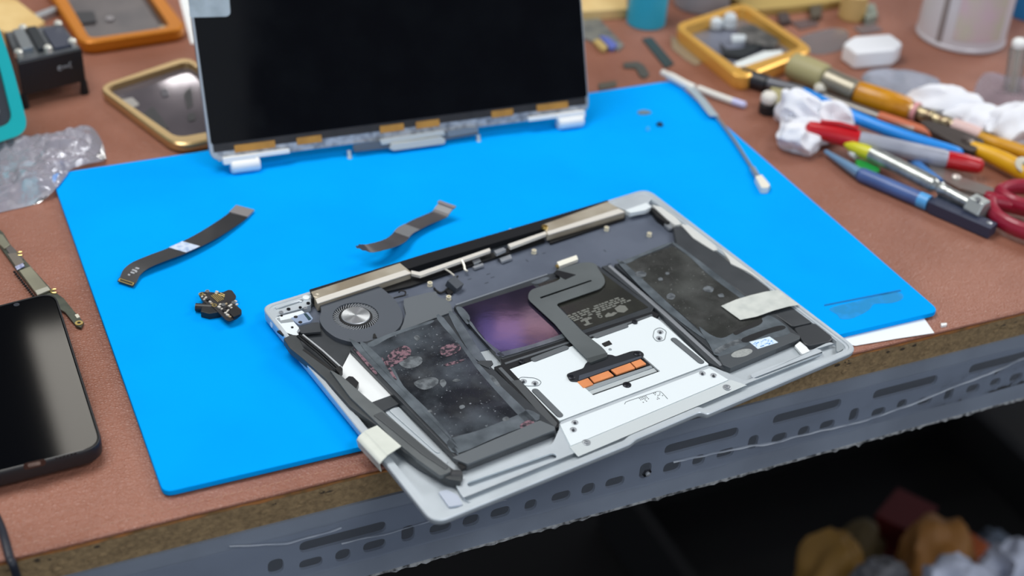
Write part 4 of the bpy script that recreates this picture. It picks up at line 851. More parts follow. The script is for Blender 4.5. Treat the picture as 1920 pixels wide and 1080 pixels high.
bot = [p*1.0+Vector((0, 0, -.028)) for p in rnd(mloc([(-.080, .004), (-.005, .004), (0, .05), (0, .166), (-.085, .166), (-.085, .05)], 0), .012, 6)]
mk('holster', loft(B(), [bot, [p+Vector((0, 0, -.006)) for p in hol], hol, hin, [p+Vector((0, 0, -.004)) for p in hin]]), TEAL, mtr, world=False)
mk('meter_face', prism(B(), [p+Vector((0, 0, -.0022)) for p in hin], .001), mat('meter_face_dark', (52, 56, 62), .45), mtr, world=False)
mk('meter_display', prism(B(), rnd(mloc([(-.07, .10), (-.015, .10), (-.015, .145), (-.07, .145)], -.0012), .002, 3), .001), mat('display_dark', (40, 44, 46), .15), mtr, world=False)
mk('selector_knob', lathe(B(), Vector((-.042, .062, -.002)), (0, 0, 1), [(.019, 0), (.018, .005), (.016, .007), (.003, .007)], 28), mat('knob_dark', (34, 36, 40), .45), mtr, world=False)
bm = B()
for x, y in ((-.02, .022), (-.035, .022), (-.05, .022), (-.065, .022)): lathe(bm, Vector((x, y, -.002)), (0, 0, 1), [(.004, 0), (.004, .002), (.0024, .002), (.002, .0006)], 14)
mk('test_sockets', bm, mat('socket_grey', (120, 124, 128), .4), mtr, world=False)
ks = mk('kickstand', prism(B(), mloc([(-.07, .03), (-.015, .03), (-.015, .12), (-.07, .12)], -.0285), .004), TEAL, mtr, world=False)
# black box with a heat sink
bxR = P(152, 187, ZT); zt_ = ZT+.038
tp_ = W([(33, 120), (154, 93), (118, 46), (8, 62)], zt_)
bx = thing('electronic_box', 'black metal box on short feet with a grey finned top, behind the multimeter', 'electronic box', (tp_[0]+tp_[2])/2-Vector((0, 0, .038)))
bbody = prism(B(), tp_, .027); mk('box_body', bbody, mat('box_black', (18, 18, 20), .45), bx, bevel=.0008)
mk('top_plate', prism(B(), lift(sc(tp_, .002), .0012), .0014), mat('sink_grey', (118, 122, 126), .4, .6, col2=(92, 96, 100), nscale=40), bx)
def tq(u, v, z=0.): return tp_[0]*(1-u)*(1-v)+tp_[1]*u*(1-v)+tp_[2]*u*v+tp_[3]*(1-u)*v+Vector((0, 0, z))
for u0, u1, v0, v1, h, m_ in ((.60, .92, .1, .8, .004, mat('module_slate', (70, 74, 88), .45, .2)), (.12, .3, .2, .85, .006, mat('sink_light', (150, 156, 160), .35, .7)), (.36, .52, .15, .9, .005, mat('sink_dark', (60, 64, 68), .45, .5))):
    mk('heat_sink_block', prism(B(), [tq(u0, v0, h), tq(u1, v0, h), tq(u1, v1, h), tq(u0, v1, h)], h), m_, bx, bevel=.0005)
for u, v in ((.9, .15), (.88, .85), (.06, .16), (.5, .1), (.3, .9)):
    mk('bright_screw', lathe(B(), tq(u, v, .001), (0, 0, 1), [(.003, 0), (.0032, .0046), (.002, .006), (.0005, .006)], 14), mat('screw_bright', (226, 224, 214), .3, .6), bx)
for u, v in ((.02, .03), (.965, .03), (.965, .95), (.03, .95)):
    mk('foot', lathe(B(), tq(u, v, -.038), (0, 0, 1), [(.0032, 0), (.0034, .001), (.0026, .0115)], 14), BLACK, bx)
fx_ = (tp_[1]-tp_[0]).normalized(); fy_ = Vector((fx_.y, -fx_.x, 0))
bm = B(); o_ = tp_[1]-fx_*.021-Vector((0, 0, .012))+fy_*.0003
def fp(a, c_): return o_+fx_*a*.001+Vector((0, 0, c_*.001))
for ln in (((0, 1.5), (3, 1.2), (2.2, 2.8), (.4, 2.4), (0, 0), (2.6, -.6)), ((4, 2), (4.2, 0), (5.5, 2)), ((6.2, 2.2), (6.6, .3), (7.6, 2.0), (8, .2)), ((10.5, 4.2), (9.4, 2.6), (9.4, 1), (10.6, -.6))):
    tube(bm, [fp(*p) for p in ln], .00035, 5)
mk('panel_scribble', bm, mat('panel_print', (176, 178, 182), .6), bx)
# phone housings
def housing(nm, label, px, z, rim_px, m, mi_, h, fl=.003, cat='phone housing', group='phone housings on the bench', rr_=.014):
    o = W(px, z+h); i_ = W(rim_px, z+h)
    t = thing(nm, label, cat, sum(o, Vector())/4-Vector((0, 0, h)), group)
    Ro, Ri = rnd(o, rr_, 6), rnd(i_, rr_*.6, 6)
    Rb = rnd([p+((sum(o, Vector())/4)-p).normalized()*.002 for p in o], rr_, 6)
    mk('frame', loft(B(), [lift(Rb, -h), lift(Ro, -h*.7), lift(Ro, -.0012), lift([lerpv(a, b_, .15) for a, b_ in zip(Ro, Ri)], 0), Ri, lift(Ri, -h+fl)]), m, t)
    mk('inner_panel', prism(B(), lift(Ri, -h+fl+.0004), .001), mi_, t)
    return t, o, i_
ORANGE = mat('orange_frame', (206, 126, 26), .38, .3)
def far_rect(a, b_, L_): 
    d = (b_-a); d.z = 0; d.normalize(); n = Vector((-d.y, d.x, 0)); return a+n*L_, b_+n*L_
a_, b_ = P(153, 82, ZT+.010), P(352, 52, ZT+.010); 
def to_px(p):
    v = p-CAM_LOC; z = v.dot(FWD); return (960+FPX*v.dot(RT)/z, 540-FPX*v.dot(UP)/z)
fd_ = [to_px(v) for v in far_rect(a_, b_, .15)]
ia, ib = P(166, 72, ZT+.010), P(320, 51, ZT+.010); fi_ = [to_px(v) for v in far_rect(ia, ib, .132)]
h1, o1, i1 = housing('phone_housing', 'orange phone frame with a dull grey inner panel, behind the gold-rimmed one', [(153, 82), (352, 52), fd_[1], fd_[0]], ZT, [(168, 72), (320, 50), fi_[1], fi_[0]], ORANGE, mat('panel_mauve_grey', (104, 98, 98), .3, .4, col2=(88, 84, 86), nscale=30), .0115)
mk('camera_plate', prism(B(), rnd(W([(140, 22), (176, 20), (182, 40), (150, 44)], ZT+.0052), .004, 4), .001), mat('plate_dark', (56, 56, 60), .35, .3), h1)
mk('round_sensor', lathe(B(), P(206, 36, ZT+.004), (0, 0, 1), [(.0035, 0), (.0035, .001), (.003, .0015), (.0006, .0015)], 20), mat('sensor_grey', (160, 156, 158), .4, .3), h1)
mk('corner_tab', prism(B(), rnd(W([(298, 48), (312, 46), (318, 56), (304, 60)], ZT+.0054), .001, 2), .001), mat('tab_tan', (180, 168, 148), .4, .3), h1)
GOLDR = mat('gold_rim', (206, 176, 124), .3, .75)
MIRR = mat('mirror_grey', (132, 124, 130), .05, .5, col2=(112, 106, 112), nscale=14)
h2, o2, i2 = housing('phone_housing', 'gold-rimmed phone frame with a mirror-like inner panel, partly behind the standing display', [(181, 162), (331, 274), (520, 236), (352, 104)], ZT, [(196, 164), (332, 258), (500, 228), (352, 114)], GOLDR, MIRR, .0085)
for q_, m_ in (([(216, 190), (248, 182), (262, 196), (232, 208)], mat('part_pale', (176, 172, 168), .4, .4)), ([(258, 222), (286, 198), (316, 238), (296, 252)], mat('part_dark', (64, 64, 66), .4, .3)), ([(300, 168), (312, 164), (318, 178), (306, 182)], mat('part_mid', (100, 98, 104), .4, .3)), ([(344, 176), (358, 160), (362, 196), (352, 204)], mat('part_dark', 0)), ([(350, 214), (364, 210), (368, 224), (354, 228)], mat('part_dark', 0))):
    mk('shield_patch', prism(B(), rnd(W(q_, ZT+.0042), .002, 3), .0008), m_, h2)
h3, o3, i3 = housing('phone_housing', 'deep gold phone frame used as a tray of small parts, beyond the mat', [(1262, 46), (1388, 148), (1528, 92), (1394, 2)], ZT, [(1278, 52), (1384, 128), (1504, 88), (1394, 14)], mat('deep_gold', (246, 190, 92), .34, .45), mat('panel_violet_grey', (140, 144, 160), .3, .5), .0135)
zz = ZT+.0052
def bit(nm, px, h, m, label, cat, z=zz, r=.0015, group=None): return one(nm, prism(B(), rnd(W(px, z+h), r, 3), h), m, label, cat, group, bevel=min(h*.25, .0006))
one('plastic_cap', lathe(B(), P(1342, 50, zz), (0, 0, 1), [(.0062, 0), (.006, .006), (.004, .008), (.0008, .0085)], 18), mat('cap_frost', (206, 214, 218), .4), 'frosted white cap at the left end of the gold parts tray', 'cap', 'white caps in the tray')  # small frosted white plastic caps
one('plastic_cap', lathe(B(), P(1367, 49, zz), (0, 0, 1), [(.0066, 0), (.006, .009), (.004, .012), (.0008, .0125)], 18), mat('cap_frost', 0), 'taller frosted white cap next to the dark bracket in the gold tray', 'cap', 'white caps in the tray')
one('plastic_cap', lathe(B(), P(1372, 76, zz), Vector((.8, -.4, .15)), [(.005, 0), (.005, .006), (.004, .012), (.001, .0135)], 18), mat('cap_frost', 0), 'frosted white cap lying on its side in the middle of the gold tray', 'cap', 'white caps in the tray')
bit('metal_bracket', [(1350, 78), (1362, 92), (1390, 90), (1428, 74), (1432, 84), (1392, 106), (1356, 100)], .003, mat('bracket_char', (62, 66, 68), .4, .5), 'dark bent metal bracket in the gold parts tray', 'bracket')
bit('metal_shield', [(1388, 48), (1412, 44), (1462, 74), (1452, 86), (1410, 78), (1384, 66)], .0045, mat('shield_dull', (132, 130, 126), .4, .5, col2=(90, 90, 88), nscale=90), 'dull grey shield plate leaning in the gold parts tray', 'metal plate')
bit('plastic_strip', [(1376, 118), (1432, 96), (1466, 94), (1470, 103), (1440, 112), (1384, 128)], .004, mat('strip_white', (224, 230, 228), .5), 'broad white plastic strip along the near side of the gold tray', 'plastic strip')
# scraps and small parts on the leather
DG = mat('bracket_green_grey', (70, 84, 84), .45, .4)
bit('flat_bar', [(1204, 72), (1222, 69), (1264, 118), (1248, 126)], .0016, DG, 'straight dark green-grey metal bar on the leather below the cyan cup', 'metal bar', z=ZT, r=.0008)
bit('bent_bar', [(1169, 117), (1196, 115), (1208, 122), (1218, 138), (1210, 146), (1200, 142), (1192, 127), (1170, 126)], .0016, mat('bracket_dull', (94, 92, 84), .45, .3), 'bent dark metal scrap on the leather beyond the mat edge', 'metal scrap', z=ZT, r=.0008)
bit('flat_scrap', [(1122, 156), (1156, 151), (1156, 161), (1124, 168)], .0012, mat('scrap_olive', (92, 88, 78), .5), 'flat dark scrap at the mat edge beside the standing display', 'scrap', z=ZT, r=.0008)
bit('flex_scrap', [(1258, 66), (1268, 72), (1306, 104), (1316, 118), (1304, 122), (1284, 110), (1260, 90)], .0010, mat('flex_tan', (152, 136, 112), .5), 'tan flex strip beside the gold parts tray', 'flex strip', z=ZT)
fl = thing('flat_flex', 'grey flat cable with gold and blue ends beside the standing display', 'flat cable', P(1130, 60, ZT))
mk('cable_strip', prism(B(), W([(1092, 14), (1106, 16), (1170, 84), (1160, 94), (1092, 70)], ZT+.002), .002), mat('flat_grey', (140, 140, 132), .45, .2, col2=(110, 114, 114), nscale=80), fl)
mk('gold_end', prism(B(), rnd(W([(1112, 76), (1124, 72), (1140, 88), (1130, 94)], ZT+.004), .001, 2), .003), mat('gold_end', (206, 180, 116), .45, .3), fl)
mk('blue_end', prism(B(), rnd(W([(1124, 66), (1142, 70), (1158, 84), (1146, 92)], ZT+.0042), .001, 2), .003), mat('blue_end', (96, 108, 178), .45), fl)
# wooden strips
WOOD = mat('pale_wood', (226, 196, 136), .6, col2=(212, 178, 116), nscale=30)
one('wooden_board', prism(B(), W([(-10, -10), (30, -2), (84, 40), (66, 52), (14, 60), (-20, 50)], ZT+.016), .016), WOOD, 'beige wooden board at the back, behind the black box', 'wooden board', smooth=False, bevel=.001)
one('metal_strip', prism(B(), W([(52, 30), (104, 10), (106, 18), (62, 36)], ZT+.006), .006), SCREW, 'narrow silver strip lying between the beige board and the orange frame', 'metal strip', smooth=False, bevel=.0005)
one('wooden_strip', prism(B(), W([(1040, -60), (1176, -60), (1176, 16), (1092, 21), (1040, 24)], ZT+.010), .010), WOOD, 'yellowish wooden strip at the back beside the cyan cup', 'wooden strip', smooth=False, bevel=.001)
one('wooden_strip', prism(B(), W([(1368, -10), (1400, -40), (1580, -44), (1582, 0), (1480, 12), (1408, 18)], ZT+.008), .008), mat('olive_wood', (178, 152, 88), .6), 'olive-tan wooden strip at the back behind the gold parts tray', 'wooden strip', smooth=False, bevel=.001)
one('paper_sheet', prism(B(), W([(358, 82), (337, 0), (330, -40), (440, -60), (470, 60)], ZT+.0012), .0012), PAPER, 'white card lying flat behind the standing display', 'paper', smooth=False)
# cups and bottles
def vessel(nm, label, cat, px, py, r, h, m, m2=None, base_off=None):
    p = P(px, py, ZT); d = Vector((p.x-CAM_LOC.x, p.y-CAM_LOC.y, 0)).normalized(); o = p+d*r
    t = thing(nm, label, cat, o); return t, o
t, o = vessel('cup', 'small cyan plastic cup standing behind the mat', 'cup', 1209, 58, .0178, .06, None)
mk('cup_body', lathe(B(), o, (0, 0, 1), [(.0168, 0), (.0178, .0012), (.0182, .055), (.0174, .055), (.0166, .004)], 36), mat('cyan_plastic', (40, 172, 206), .4), t)
mk('cup_rim', lathe(B(), o+Vector((0, 0, .0545)), (0, 0, 1), [(.0174, 0), (.019, .0004), (.019, .002), (.0172, .002)], 36), mat('cyan_plastic', 0), t)
t, o = vessel('bottle', 'greyish translucent bottle standing right of the cyan cup', 'bottle', 1312, 30, .0262, .08, None)
mk('bottle_body', lathe(B(), o, (0, 0, 1), [(.025, 0), (.0262, .002), (.0262, .06), (.018, .072), (.012, .076), (.012, .082)], 36), mat('frosted_plastic', (164, 164, 170), .35, trans=.25), t)
mk('bottle_cap', lathe(B(), o+Vector((0, 0, .082)), (0, 0, 1), [(.014, 0), (.014, .012), (.012, .013)], 28), WHITE, t)
t, o = vessel('paint_can', 'large white can with a pale pink label at the far corner of the bench', 'can', 1792, 100, .0405, .1, None)
mk('can_body', lathe(B(), o, (0, 0, 1), [(.038, 0), (.0405, .0015), (.0405, .004), (.0398, .005), (.0398, .105), (.0405, .106), (.0405, .11), (.034, .11)], 48), mat('can_white', (212, 212, 218), .3, .1), t)
tl = Vector((CAM_LOC.x-o.x, CAM_LOC.y-o.y, 0)); a0 = math.atan2(tl.y, tl.x)
def arc(a, b_, z0, z1, r, m, nm):
    bm = B(); n = 16; rg = []
    for i in range(n+1):
        t_ = a0+a+(b_-a)*i/n; d = Vector((math.cos(t_), math.sin(t_), 0)); rg.append([o+d*r+Vector((0, 0, z0)), o+d*r+Vector((0, 0, z1)), o+d*(r-.0004)+Vector((0, 0, z1)), o+d*(r-.0004)+Vector((0, 0, z0))])
    loft(bm, rg); return mk(nm, bm, m, t)
arc(-.15, 1.0, .012, .095, .0402, mat('label_pink', (206, 186, 194), .45, col2=(196, 196, 176), nscale=30), 'pink_label')
arc(-.52, -.38, .006, .1, .0402, mat('seam_grey_brown', (150, 144, 144), .4, .3), 'label_seam')
t, o = vessel('bottle', 'blue bottle standing beyond the white can', 'bottle', 1918, 40, .016, .05, None)
mk('bottle_body', lathe(B(), o, (0, 0, 1), [(.015, 0), (.016, .0015), (.016, .045), (.010, .052)], 30), mat('deep_blue_plastic', (30, 116, 172), .35), t)
mk('bottle_cap', lathe(B(), o+Vector((0, 0, .052)), (0, 0, 1), [(.010, 0), (.010, .012), (.008, .013)], 24), WHITE, t)
t, o = vessel('glass_vial', 'upright clear glass vial standing on a plastic film below the white can', 'vial', 1895, 178, .0068, .05, None)
mk('vial_body', lathe(B(), o, Vector((-.12, .02, 1)), [(.006, 0), (.0072, .001), (.0072, .040), (.006, .043)], 24), clear_mat('vial_glass', (190, 190, 184), .35, .08, .1, 20), t)
mk('vial_stem', lathe(B(), o+Vector((0, 0, .001)), Vector((-.12, .02, 1)), [(.0022, 0), (.0022, .040)], 14), mat('vial_stem', (196, 186, 168), .4), t)
mk('vial_cap', lathe(B(), o+Vector((-.005, .001, .043)), Vector((-.12, .02, 1)), [(.006, 0), (.006, .004), (.004, .006)], 20), WHITE, t)
p = P(1596, 34, ZT); one('cork', lathe(B(), p, (0, 0, 1), [(.0115, 0), (.0125, .002), (.0125, .024), (.011, .025)], 24), mat('cork_tan', (198, 168, 108), .6), 'tan cylinder standing between the wooden strip and the white can', 'cylinder')
bit('scrap_block', [(1620, 8), (1640, 6), (1646, 28), (1624, 34)], .008, mat('scrap_grey_green', (140, 148, 136), .5), 'grey-green scrap block beside the tan cylinder', 'scrap', z=ZT)
bit('dark_clip', [(1458, 24), (1476, 22), (1484, 38), (1464, 42)], .005, mat('clip_dark', (74, 64, 62), .5), 'small dark clip on the leather behind the gold parts tray', 'clip', z=ZT)
bit('dark_clip', [(1518, 4), (1542, 2), (1540, 28), (1522, 32)], .006, mat('clip_dark2', (86, 78, 64), .5), 'upright dark clip in front of the olive-tan strip', 'clip', z=ZT)
bit('dark_film_scrap', [(1482, 40), (1524, 34), (1536, 46), (1500, 54)], .0015, mat('film_dark', (104, 86, 84), .4), 'thin dark film scrap beyond the gold parts tray', 'film scrap', z=ZT)
one('clear_film', bag(B(), blob(W([(1502, 70), (1560, 54), (1590, 62), (1582, 92), (1532, 104), (1508, 92)], ZT), 4), ZT, .0012, 4.2, 10, .002), clear_mat('film_faint', (206, 190, 188), .22, .25, .15, 60), 'faint clear film lying left of the white charger', 'plastic film')
bit('film_scrap', [(1600, 50), (1640, 44), (1656, 56), (1616, 64)], .0012, mat('film_smoke', (118, 104, 104), .35), 'smoky film scrap behind the white charger', 'film scrap', z=ZT)
# white charger block
ctop = W([(1581, 80), (1600, 67), (1670, 62), (1694, 80), (1680, 92), (1606, 98)], ZT+.017)
t = thing('charger', 'small white charger block lying between the gold tray and the white can', 'charger', sum(ctop, Vector())/6-Vector((0, 0, .017)))
mk('charger_body', prism(B(), rnd(ctop, .004, 4), .0168), mat('charger_white', (238, 240, 244), .4), t, bevel=.003, seg=3)
# paper under the mat
one('paper_strip', prism(B(), W([(1560, 640), (1600, 612), (1728, 590), (1752, 624), (1680, 635), (1604, 648)], ZT+.0008), .0003), PAPER, 'white paper strip sticking out from under the near edge of the mat', 'paper', smooth=False)
one('foam_crumb', prism(B(), rnd(W([(1764, 606), (1775, 605), (1776, 609), (1765, 611)], ZT+.0015), .0006, 2), .0015), WHITE, 'tiny white crumb beside the paper strip at the mat corner', 'crumb')
# black cord at the lower left
pts = [P(-60, 930, ZT+.0026), P(-20, 950, ZT+.0026), P(0, 985, ZT+.0026), P(10, 1015, ZT+.0028), Vector((P(16, 1034, ZT).x, TY0-.001, ZT+.001)), PY(24, 1058, TY0-.0045), PY(32, 1084, TY0-.0045), PY(40, 1120, TY0-.0045), PY(44, 1200, TY0-.0045)]
one('power_cable', tube(B(), spline(pts, 6), .0022, 12), mat('cord_black', (34, 38, 48), .4), 'black cord hanging over the front edge of the bench at the corner', 'cord')
# ================================================================== antenna cable, swab
def Q(x, y, h): return P(x, y, ZT+h)
an = thing('antenna_cable', 'thin grey cable with a white sleeve and connector crossing the far mat edge', 'cable', P(1340, 230, 0))
mk('white_sleeve', tube(B(), spline([Q(1242, 136, .008), Q(1262, 146, .0085), Q(1284, 158, .0085), Q(1302, 166, .008)], 4), [.0028]*3+[.0036]*10, 14), mat('sleeve_white', (226, 224, 216), .5), an)
mk('flat_lead', ribbon(B(), spline([P(1292, 164, .0045), P(1312, 184, .0042), P(1334, 212, .0035), P(1340, 218, .003)], 3), [(P(1342, 214, .003)-P(1326, 215, .003))/2]*10, .0006), mat('lead_grey', (172, 188, 196), .4, .2), an)
mk('coax', tube(B(), spline([P(1334, 206, .003), P(1354, 232, .002), P(1376, 262, .002), P(1398, 296, .0018), P(1412, 318, .0018), P(1420, 330, .002)], 5), .0013, 10), mat('coax_grey', (150, 156, 158), .35, .4), an)
cn = mk('cable_connector', prism(B(), rnd(W([(1416, 330), (1428, 327), (1444, 346), (1440, 352), (1428, 352)], .005), .0012, 3), .0048), mat('connector_cream', (232, 228, 214), .45), an, bevel=.0005)
mk('connector_pin', prism(B(), W([(1430, 349), (1441, 345), (1445, 350), (1434, 354)], .0025), .002), BRASS, cn)
mk('connector_collar', tube(B(), [P(1411, 316, .0026), P(1420, 331, .0026)], .0022, 12), SCREW, an)
sw = thing('swab_stick', 'short white plastic stick with a lilac tip lying beyond the mat', 'stick', P(1354, 182, ZT))
mk('stick_shaft', tube(B(), [Q(1309, 166, .003), Q(1340, 178, .003), Q(1374, 190, .003)], .0030, 14), mat('sleeve_white', 0), sw)
mk('lilac_tip', tube(B(), [Q(1374, 190, .003), Q(1396, 197, .003), Q(1399, 198, .003)], [.0031, .0030, .0012], 14), mat('tip_lilac', (198, 200, 236), .45), sw)
# ================================================================== tools on the leather
def tool(nm, label, cat, px, group=None): return thing(nm, label, cat, P(*px, ZT), group)
# amber handled soldering tool
T = tool('soldering_iron', 'soldering tool with an amber handle and khaki rear grip, lying beyond the tissue', 'soldering iron', (1600, 170))
a, b_, c_, d_, e_ = Q(1482, 122, .013), Q(1548, 148, .013), Q(1606, 174, .0115), Q(1708, 207, .010), Q(1850, 258, .009)
rod(T, 'khaki_grip', mat('khaki_plastic', (164, 156, 112), .5), a, b_, [(.008, 0), (.0115, .08), (.0125, .4), (.012, .95), (.010, 1)], 24)
rod(T, 'metal_collar', mat('collar_grey', (150, 144, 128), .35, .6), b_, c_, [(.0095, 0), (.0102, .05), (.0098, .5), (.0102, .95), (.009, 1)], 24)
rod(T, 'amber_handle', mat('amber_plastic', (204, 140, 18), .3, col2=(186, 122, 14), nscale=60), c_, d_, [(.0094, 0), (.0104, .06), (.0106, .5), (.0098, .92), (.0078, 1)], 24)
rod(T, 'heater_barrel', mat('barrel_brass', (186, 172, 136), .35, .7, col2=(110, 92, 72), nscale=160, nlo=.45, nhi=.55), d_, e_, [(.0078, 0), (.0080, .08), (.0058, .1), (.0066, .28), (.0052, .3), (.0060, .5), (.0048, .52), (.0056, .8), (.0044, .82), (.0050, 1)], 18)
rod(T, 'pink_band', mat('band_pink', (214, 150, 150), .45), lerpv(d_, e_, .03), lerpv(d_, e_, .09), [(.0083, 0), (.0083, 1)], 18)
rod(T, 'pink_band', mat('band_pink2', (222, 190, 184), .45), lerpv(d_, e_, .56), lerpv(d_, e_, .92), [(.0060, 0), (.0062, .5), (.0058, 1)], 18)
mk('pump_button', lathe(B(), Q(1532, 168, .006), Vector((.2, -.6, .4)), [(.004, 0), (.0055, .002), (.005, .006), (.002, .008)], 18), mat('button_ivory', (226, 222, 208), .4), T)
rod(T, 'black_underbar', BLACK, Q(1548, 172, .004), Q(1610, 188, .004), [(.004, 0), (.0045, .5), (.004, 1)], 14)
# pliers
T = tool('pliers', 'yellow handled pliers at the right edge, near end of the tool row', 'pliers', (1870, 285))
YEL = mat('yellow_grip', (232, 176, 22), .4, col2=(220, 162, 14), nscale=40); YEL2 = mat('yellow_grip_dark', (206, 148, 20), .4)
mk('handle', tube(B(), spline([Q(1836, 256, .0085), Q(1862, 268, .0085), Q(1892, 277, .0085), Q(1960, 300, .0085), Q(2060, 326, .0085)], 5), [.0046+.0012*min(1, i/6) for i in range(21)], 14), YEL2, T)
h_ = mk('handle', tube(B(), spline([Q(1820, 276, .009), Q(1852, 288, .009), Q(1890, 306, .0092), Q(1935, 330, .0095), Q(2040, 380, .0095)], 5), [.0050+.0022*min(1, i/9) for i in range(21)], 14), YEL, T)
em = lerpv(Q(1890, 306, .0092), Q(1935, 330, .0095), .5)+Vector((-.1, -.45, .85)).normalized()*.0070; mk('grip_emblem', lathe(B(), em-Vector((0, 0, .0006)), Vector((-.1, -.45, .85)), [(.0072, 0), (.0072, .0008), (.005, .0011)], 22), mat('emblem_grey', (196, 192, 176), .4), h_)
mk('emblem_mark', lathe(B(), em+Vector((.0010, -.0012, .0004)), Vector((-.1, -.45, .85)), [(.0030, 0), (.0028, .0009)], 5), mat('emblem_mark', (90, 104, 100), .4), h_)
mk('plier_head', prism(B(), rnd([Q(*q, .013) for q in ((1848, 262), (1826, 284), (1790, 268), (1740, 240), (1722, 226), (1740, 224), (1800, 242))], .004, 4), .010), mat('plier_steel', (82, 74, 70), .4, .6), T, bevel=.001)
mk('pivot', lathe(B(), Q(1815, 264, .0128), (0, 0, 1), [(.005, 0), (.005, .001), (.0035, .0016)], 18), mat('pivot_steel', (112, 102, 96), .35, .8), T)
# blue spudger
T = tool('spudger', 'bright blue plastic pry stick lying behind the red marker', 'pry tool', (1660, 240))
cs_ = spline([Q(1507, 170, .012), Q(1532, 184, .0125), Q(1570, 205, .013), Q(1640, 235, .013), Q(1720, 264, .0115), Q(1782, 283, .010), Q(1806, 288, .010)], 5)
mk('pry_body', tube(B(), cs_, [.0028+.0024*min(1, i/10) for i in range(24)]+[.0052, .0050, .0048, .0044, .0038, .0030, .0014], 14), mat('bright_blue_plastic', (28, 142, 232), .35), T)
# knurled grey rod
T = tool('screwdriver', 'grey knurled screwdriver lying between the blue pry stick and the amber tool', 'screwdriver', (1630, 215), 'screwdrivers in the tool row')
a, b_ = Q(1545, 184, .006), Q(1716, 246, .006)
def knurl(a, b_, r, n=26, m=18, d=.0004):
    bm = B(); pr = []
    for i in range(n): pr += [(r, (i+.1)/n), (r, (i+.55)/n), (r-d, (i+.6)/n), (r-d, (i+1)/n)]
    L_ = (b_-a).length; return lathe(bm, a, b_-a, [(q, f*L_) for q, f in pr], m)
mk('knurled_handle', knurl(a, b_, .0052), mat('knurl_grey', (128, 124, 120), .35, .7), T)
rod(T, 'dark_shaft', mat('shaft_dark', (84, 72, 68), .4, .5), b_, Q(1836, 290, .005), [(.0042, 0), (.0044, .2), (.0038, .21), (.0038, 1)], 14)
rod(T, 'end_cap', SCREWD, a, Q(1536, 181, .006), [(.0050, 0), (.0046, 1)], 14)
# orange stick
T = tool('orange_stick', 'thin orange stick lying between the blue pry stick and the grey screwdriver', 'stick', (1720, 255))
mk('stick_body', tube(B(), [Q(1648, 218, .008), Q(1720, 242, .008), Q(1796, 270, .007)], .0042, 12), mat('orange_plastic', (198, 104, 66), .45), T)
# red marker
T = tool('marker_pen', 'marker pen with a red cap and pale grey barrel lying against the white tissue', 'marker', (1680, 275))
a, b_, c_, d_ = Q(1511, 238, .018), Q(1610, 263, .015), Q(1776, 299, .012), Q(1843, 313, .011)
RED = mat('red_plastic', (196, 16, 30), .28, col2=(182, 10, 26), nscale=20, coat=.4)
cap = rod(T, 'pen_cap', RED, a, b_, [(.0026, 0), (.0052, .05), (.0062, .22), (.0076, .5), (.0080, .97), (.0072, 1)], 24)
mk('cap_clip', tube(B(), [lerpv(a, b_, .25)+Vector((0, 0, .0075)), lerpv(a, b_, .6)+Vector((0, 0, .0098)), lerpv(a, b_, .95)+Vector((0, 0, .0096))], .0016, 10), RED, cap)
rod(T, 'pen_barrel', mat('barrel_silver', (170, 174, 188), .35, .2, col2=(146, 150, 164), nscale=30), b_, c_, [(.0068, 0), (.0072, .05), (.0072, .95), (.0066, 1)], 24)
rod(T, 'end_plug', RED, c_, d_, [(.0068, 0), (.0070, .5), (.0066, .6), (.0060, .9), (.0038, 1)], 24)
# silver knurled screwdriver on top
T = tool('screwdriver', 'silver knurled screwdriver with a hexagonal end cap, nearest of the tool row but one', 'screwdriver', (1720, 340), 'screwdrivers in the tool row')
a, b_ = Q(1634, 288, .0135), Q(1752, 347, .0135)
SIL = mat('silver_knurl', (190, 194, 190), .3, .75, col2=(164, 168, 166), nscale=160)
mk('knurled_handle', knurl(a, b_, .0062, 22, 20), SIL, T)
c_ = Q(1776, 359, .0135); rod(T, 'handle_neck', SIL, b_, c_, [(.0050, 0), (.0040, .25), (.0050, .5), (.0042, .75), (.0044, 1)], 18)
d_ = Q(1822, 384, .0125); rod(T, 'rear_shaft', SIL, c_, d_, [(.0040, 0), (.0040, 1)], 18)
mk('hex_cap', lathe(B(), Q(1818, 382, .012), d_-c_, [(.0085, 0), (.0090, .0008), (.0090, .012), (.0082, .013)], 6), mat('hex_grey', (176, 182, 180), .35, .6), T, bevel=.0006)
mk('cap_hole', lathe(B(), Q(1834, 374, .0206), Vector((-.1, -.3, 1)), [(.0022, 0), (.0020, .0003)], 14), mat('hole_grey', (96, 100, 104), .5), T)
rod(T, 'yellow_ring', mat('yellow_ring', (208, 206, 40), .35), Q(1584, 270, .0130), Q(1634, 289, .0135), [(.0016, 0), (.0042, .25), (.0054, .7), (.0052, 1)], 16)
rod(T, 'white_tip', WHITE, Q(1596, 284, .0090), Q(1606, 292, .0090), [(.003, 0), (.0036, .5), (.003, 1)], 14)
# green clip
one('green_clip', prism(B(), rnd([Q(*q, .008) for q in ((1604, 297), (1622, 300), (1652, 314), (1648, 322), (1620, 320), (1606, 310))], .003, 4), .0075), mat('green_plastic', (34, 150, 66), .4), 'small green plastic clip under the silver screwdriver', 'clip', bevel=.0008)
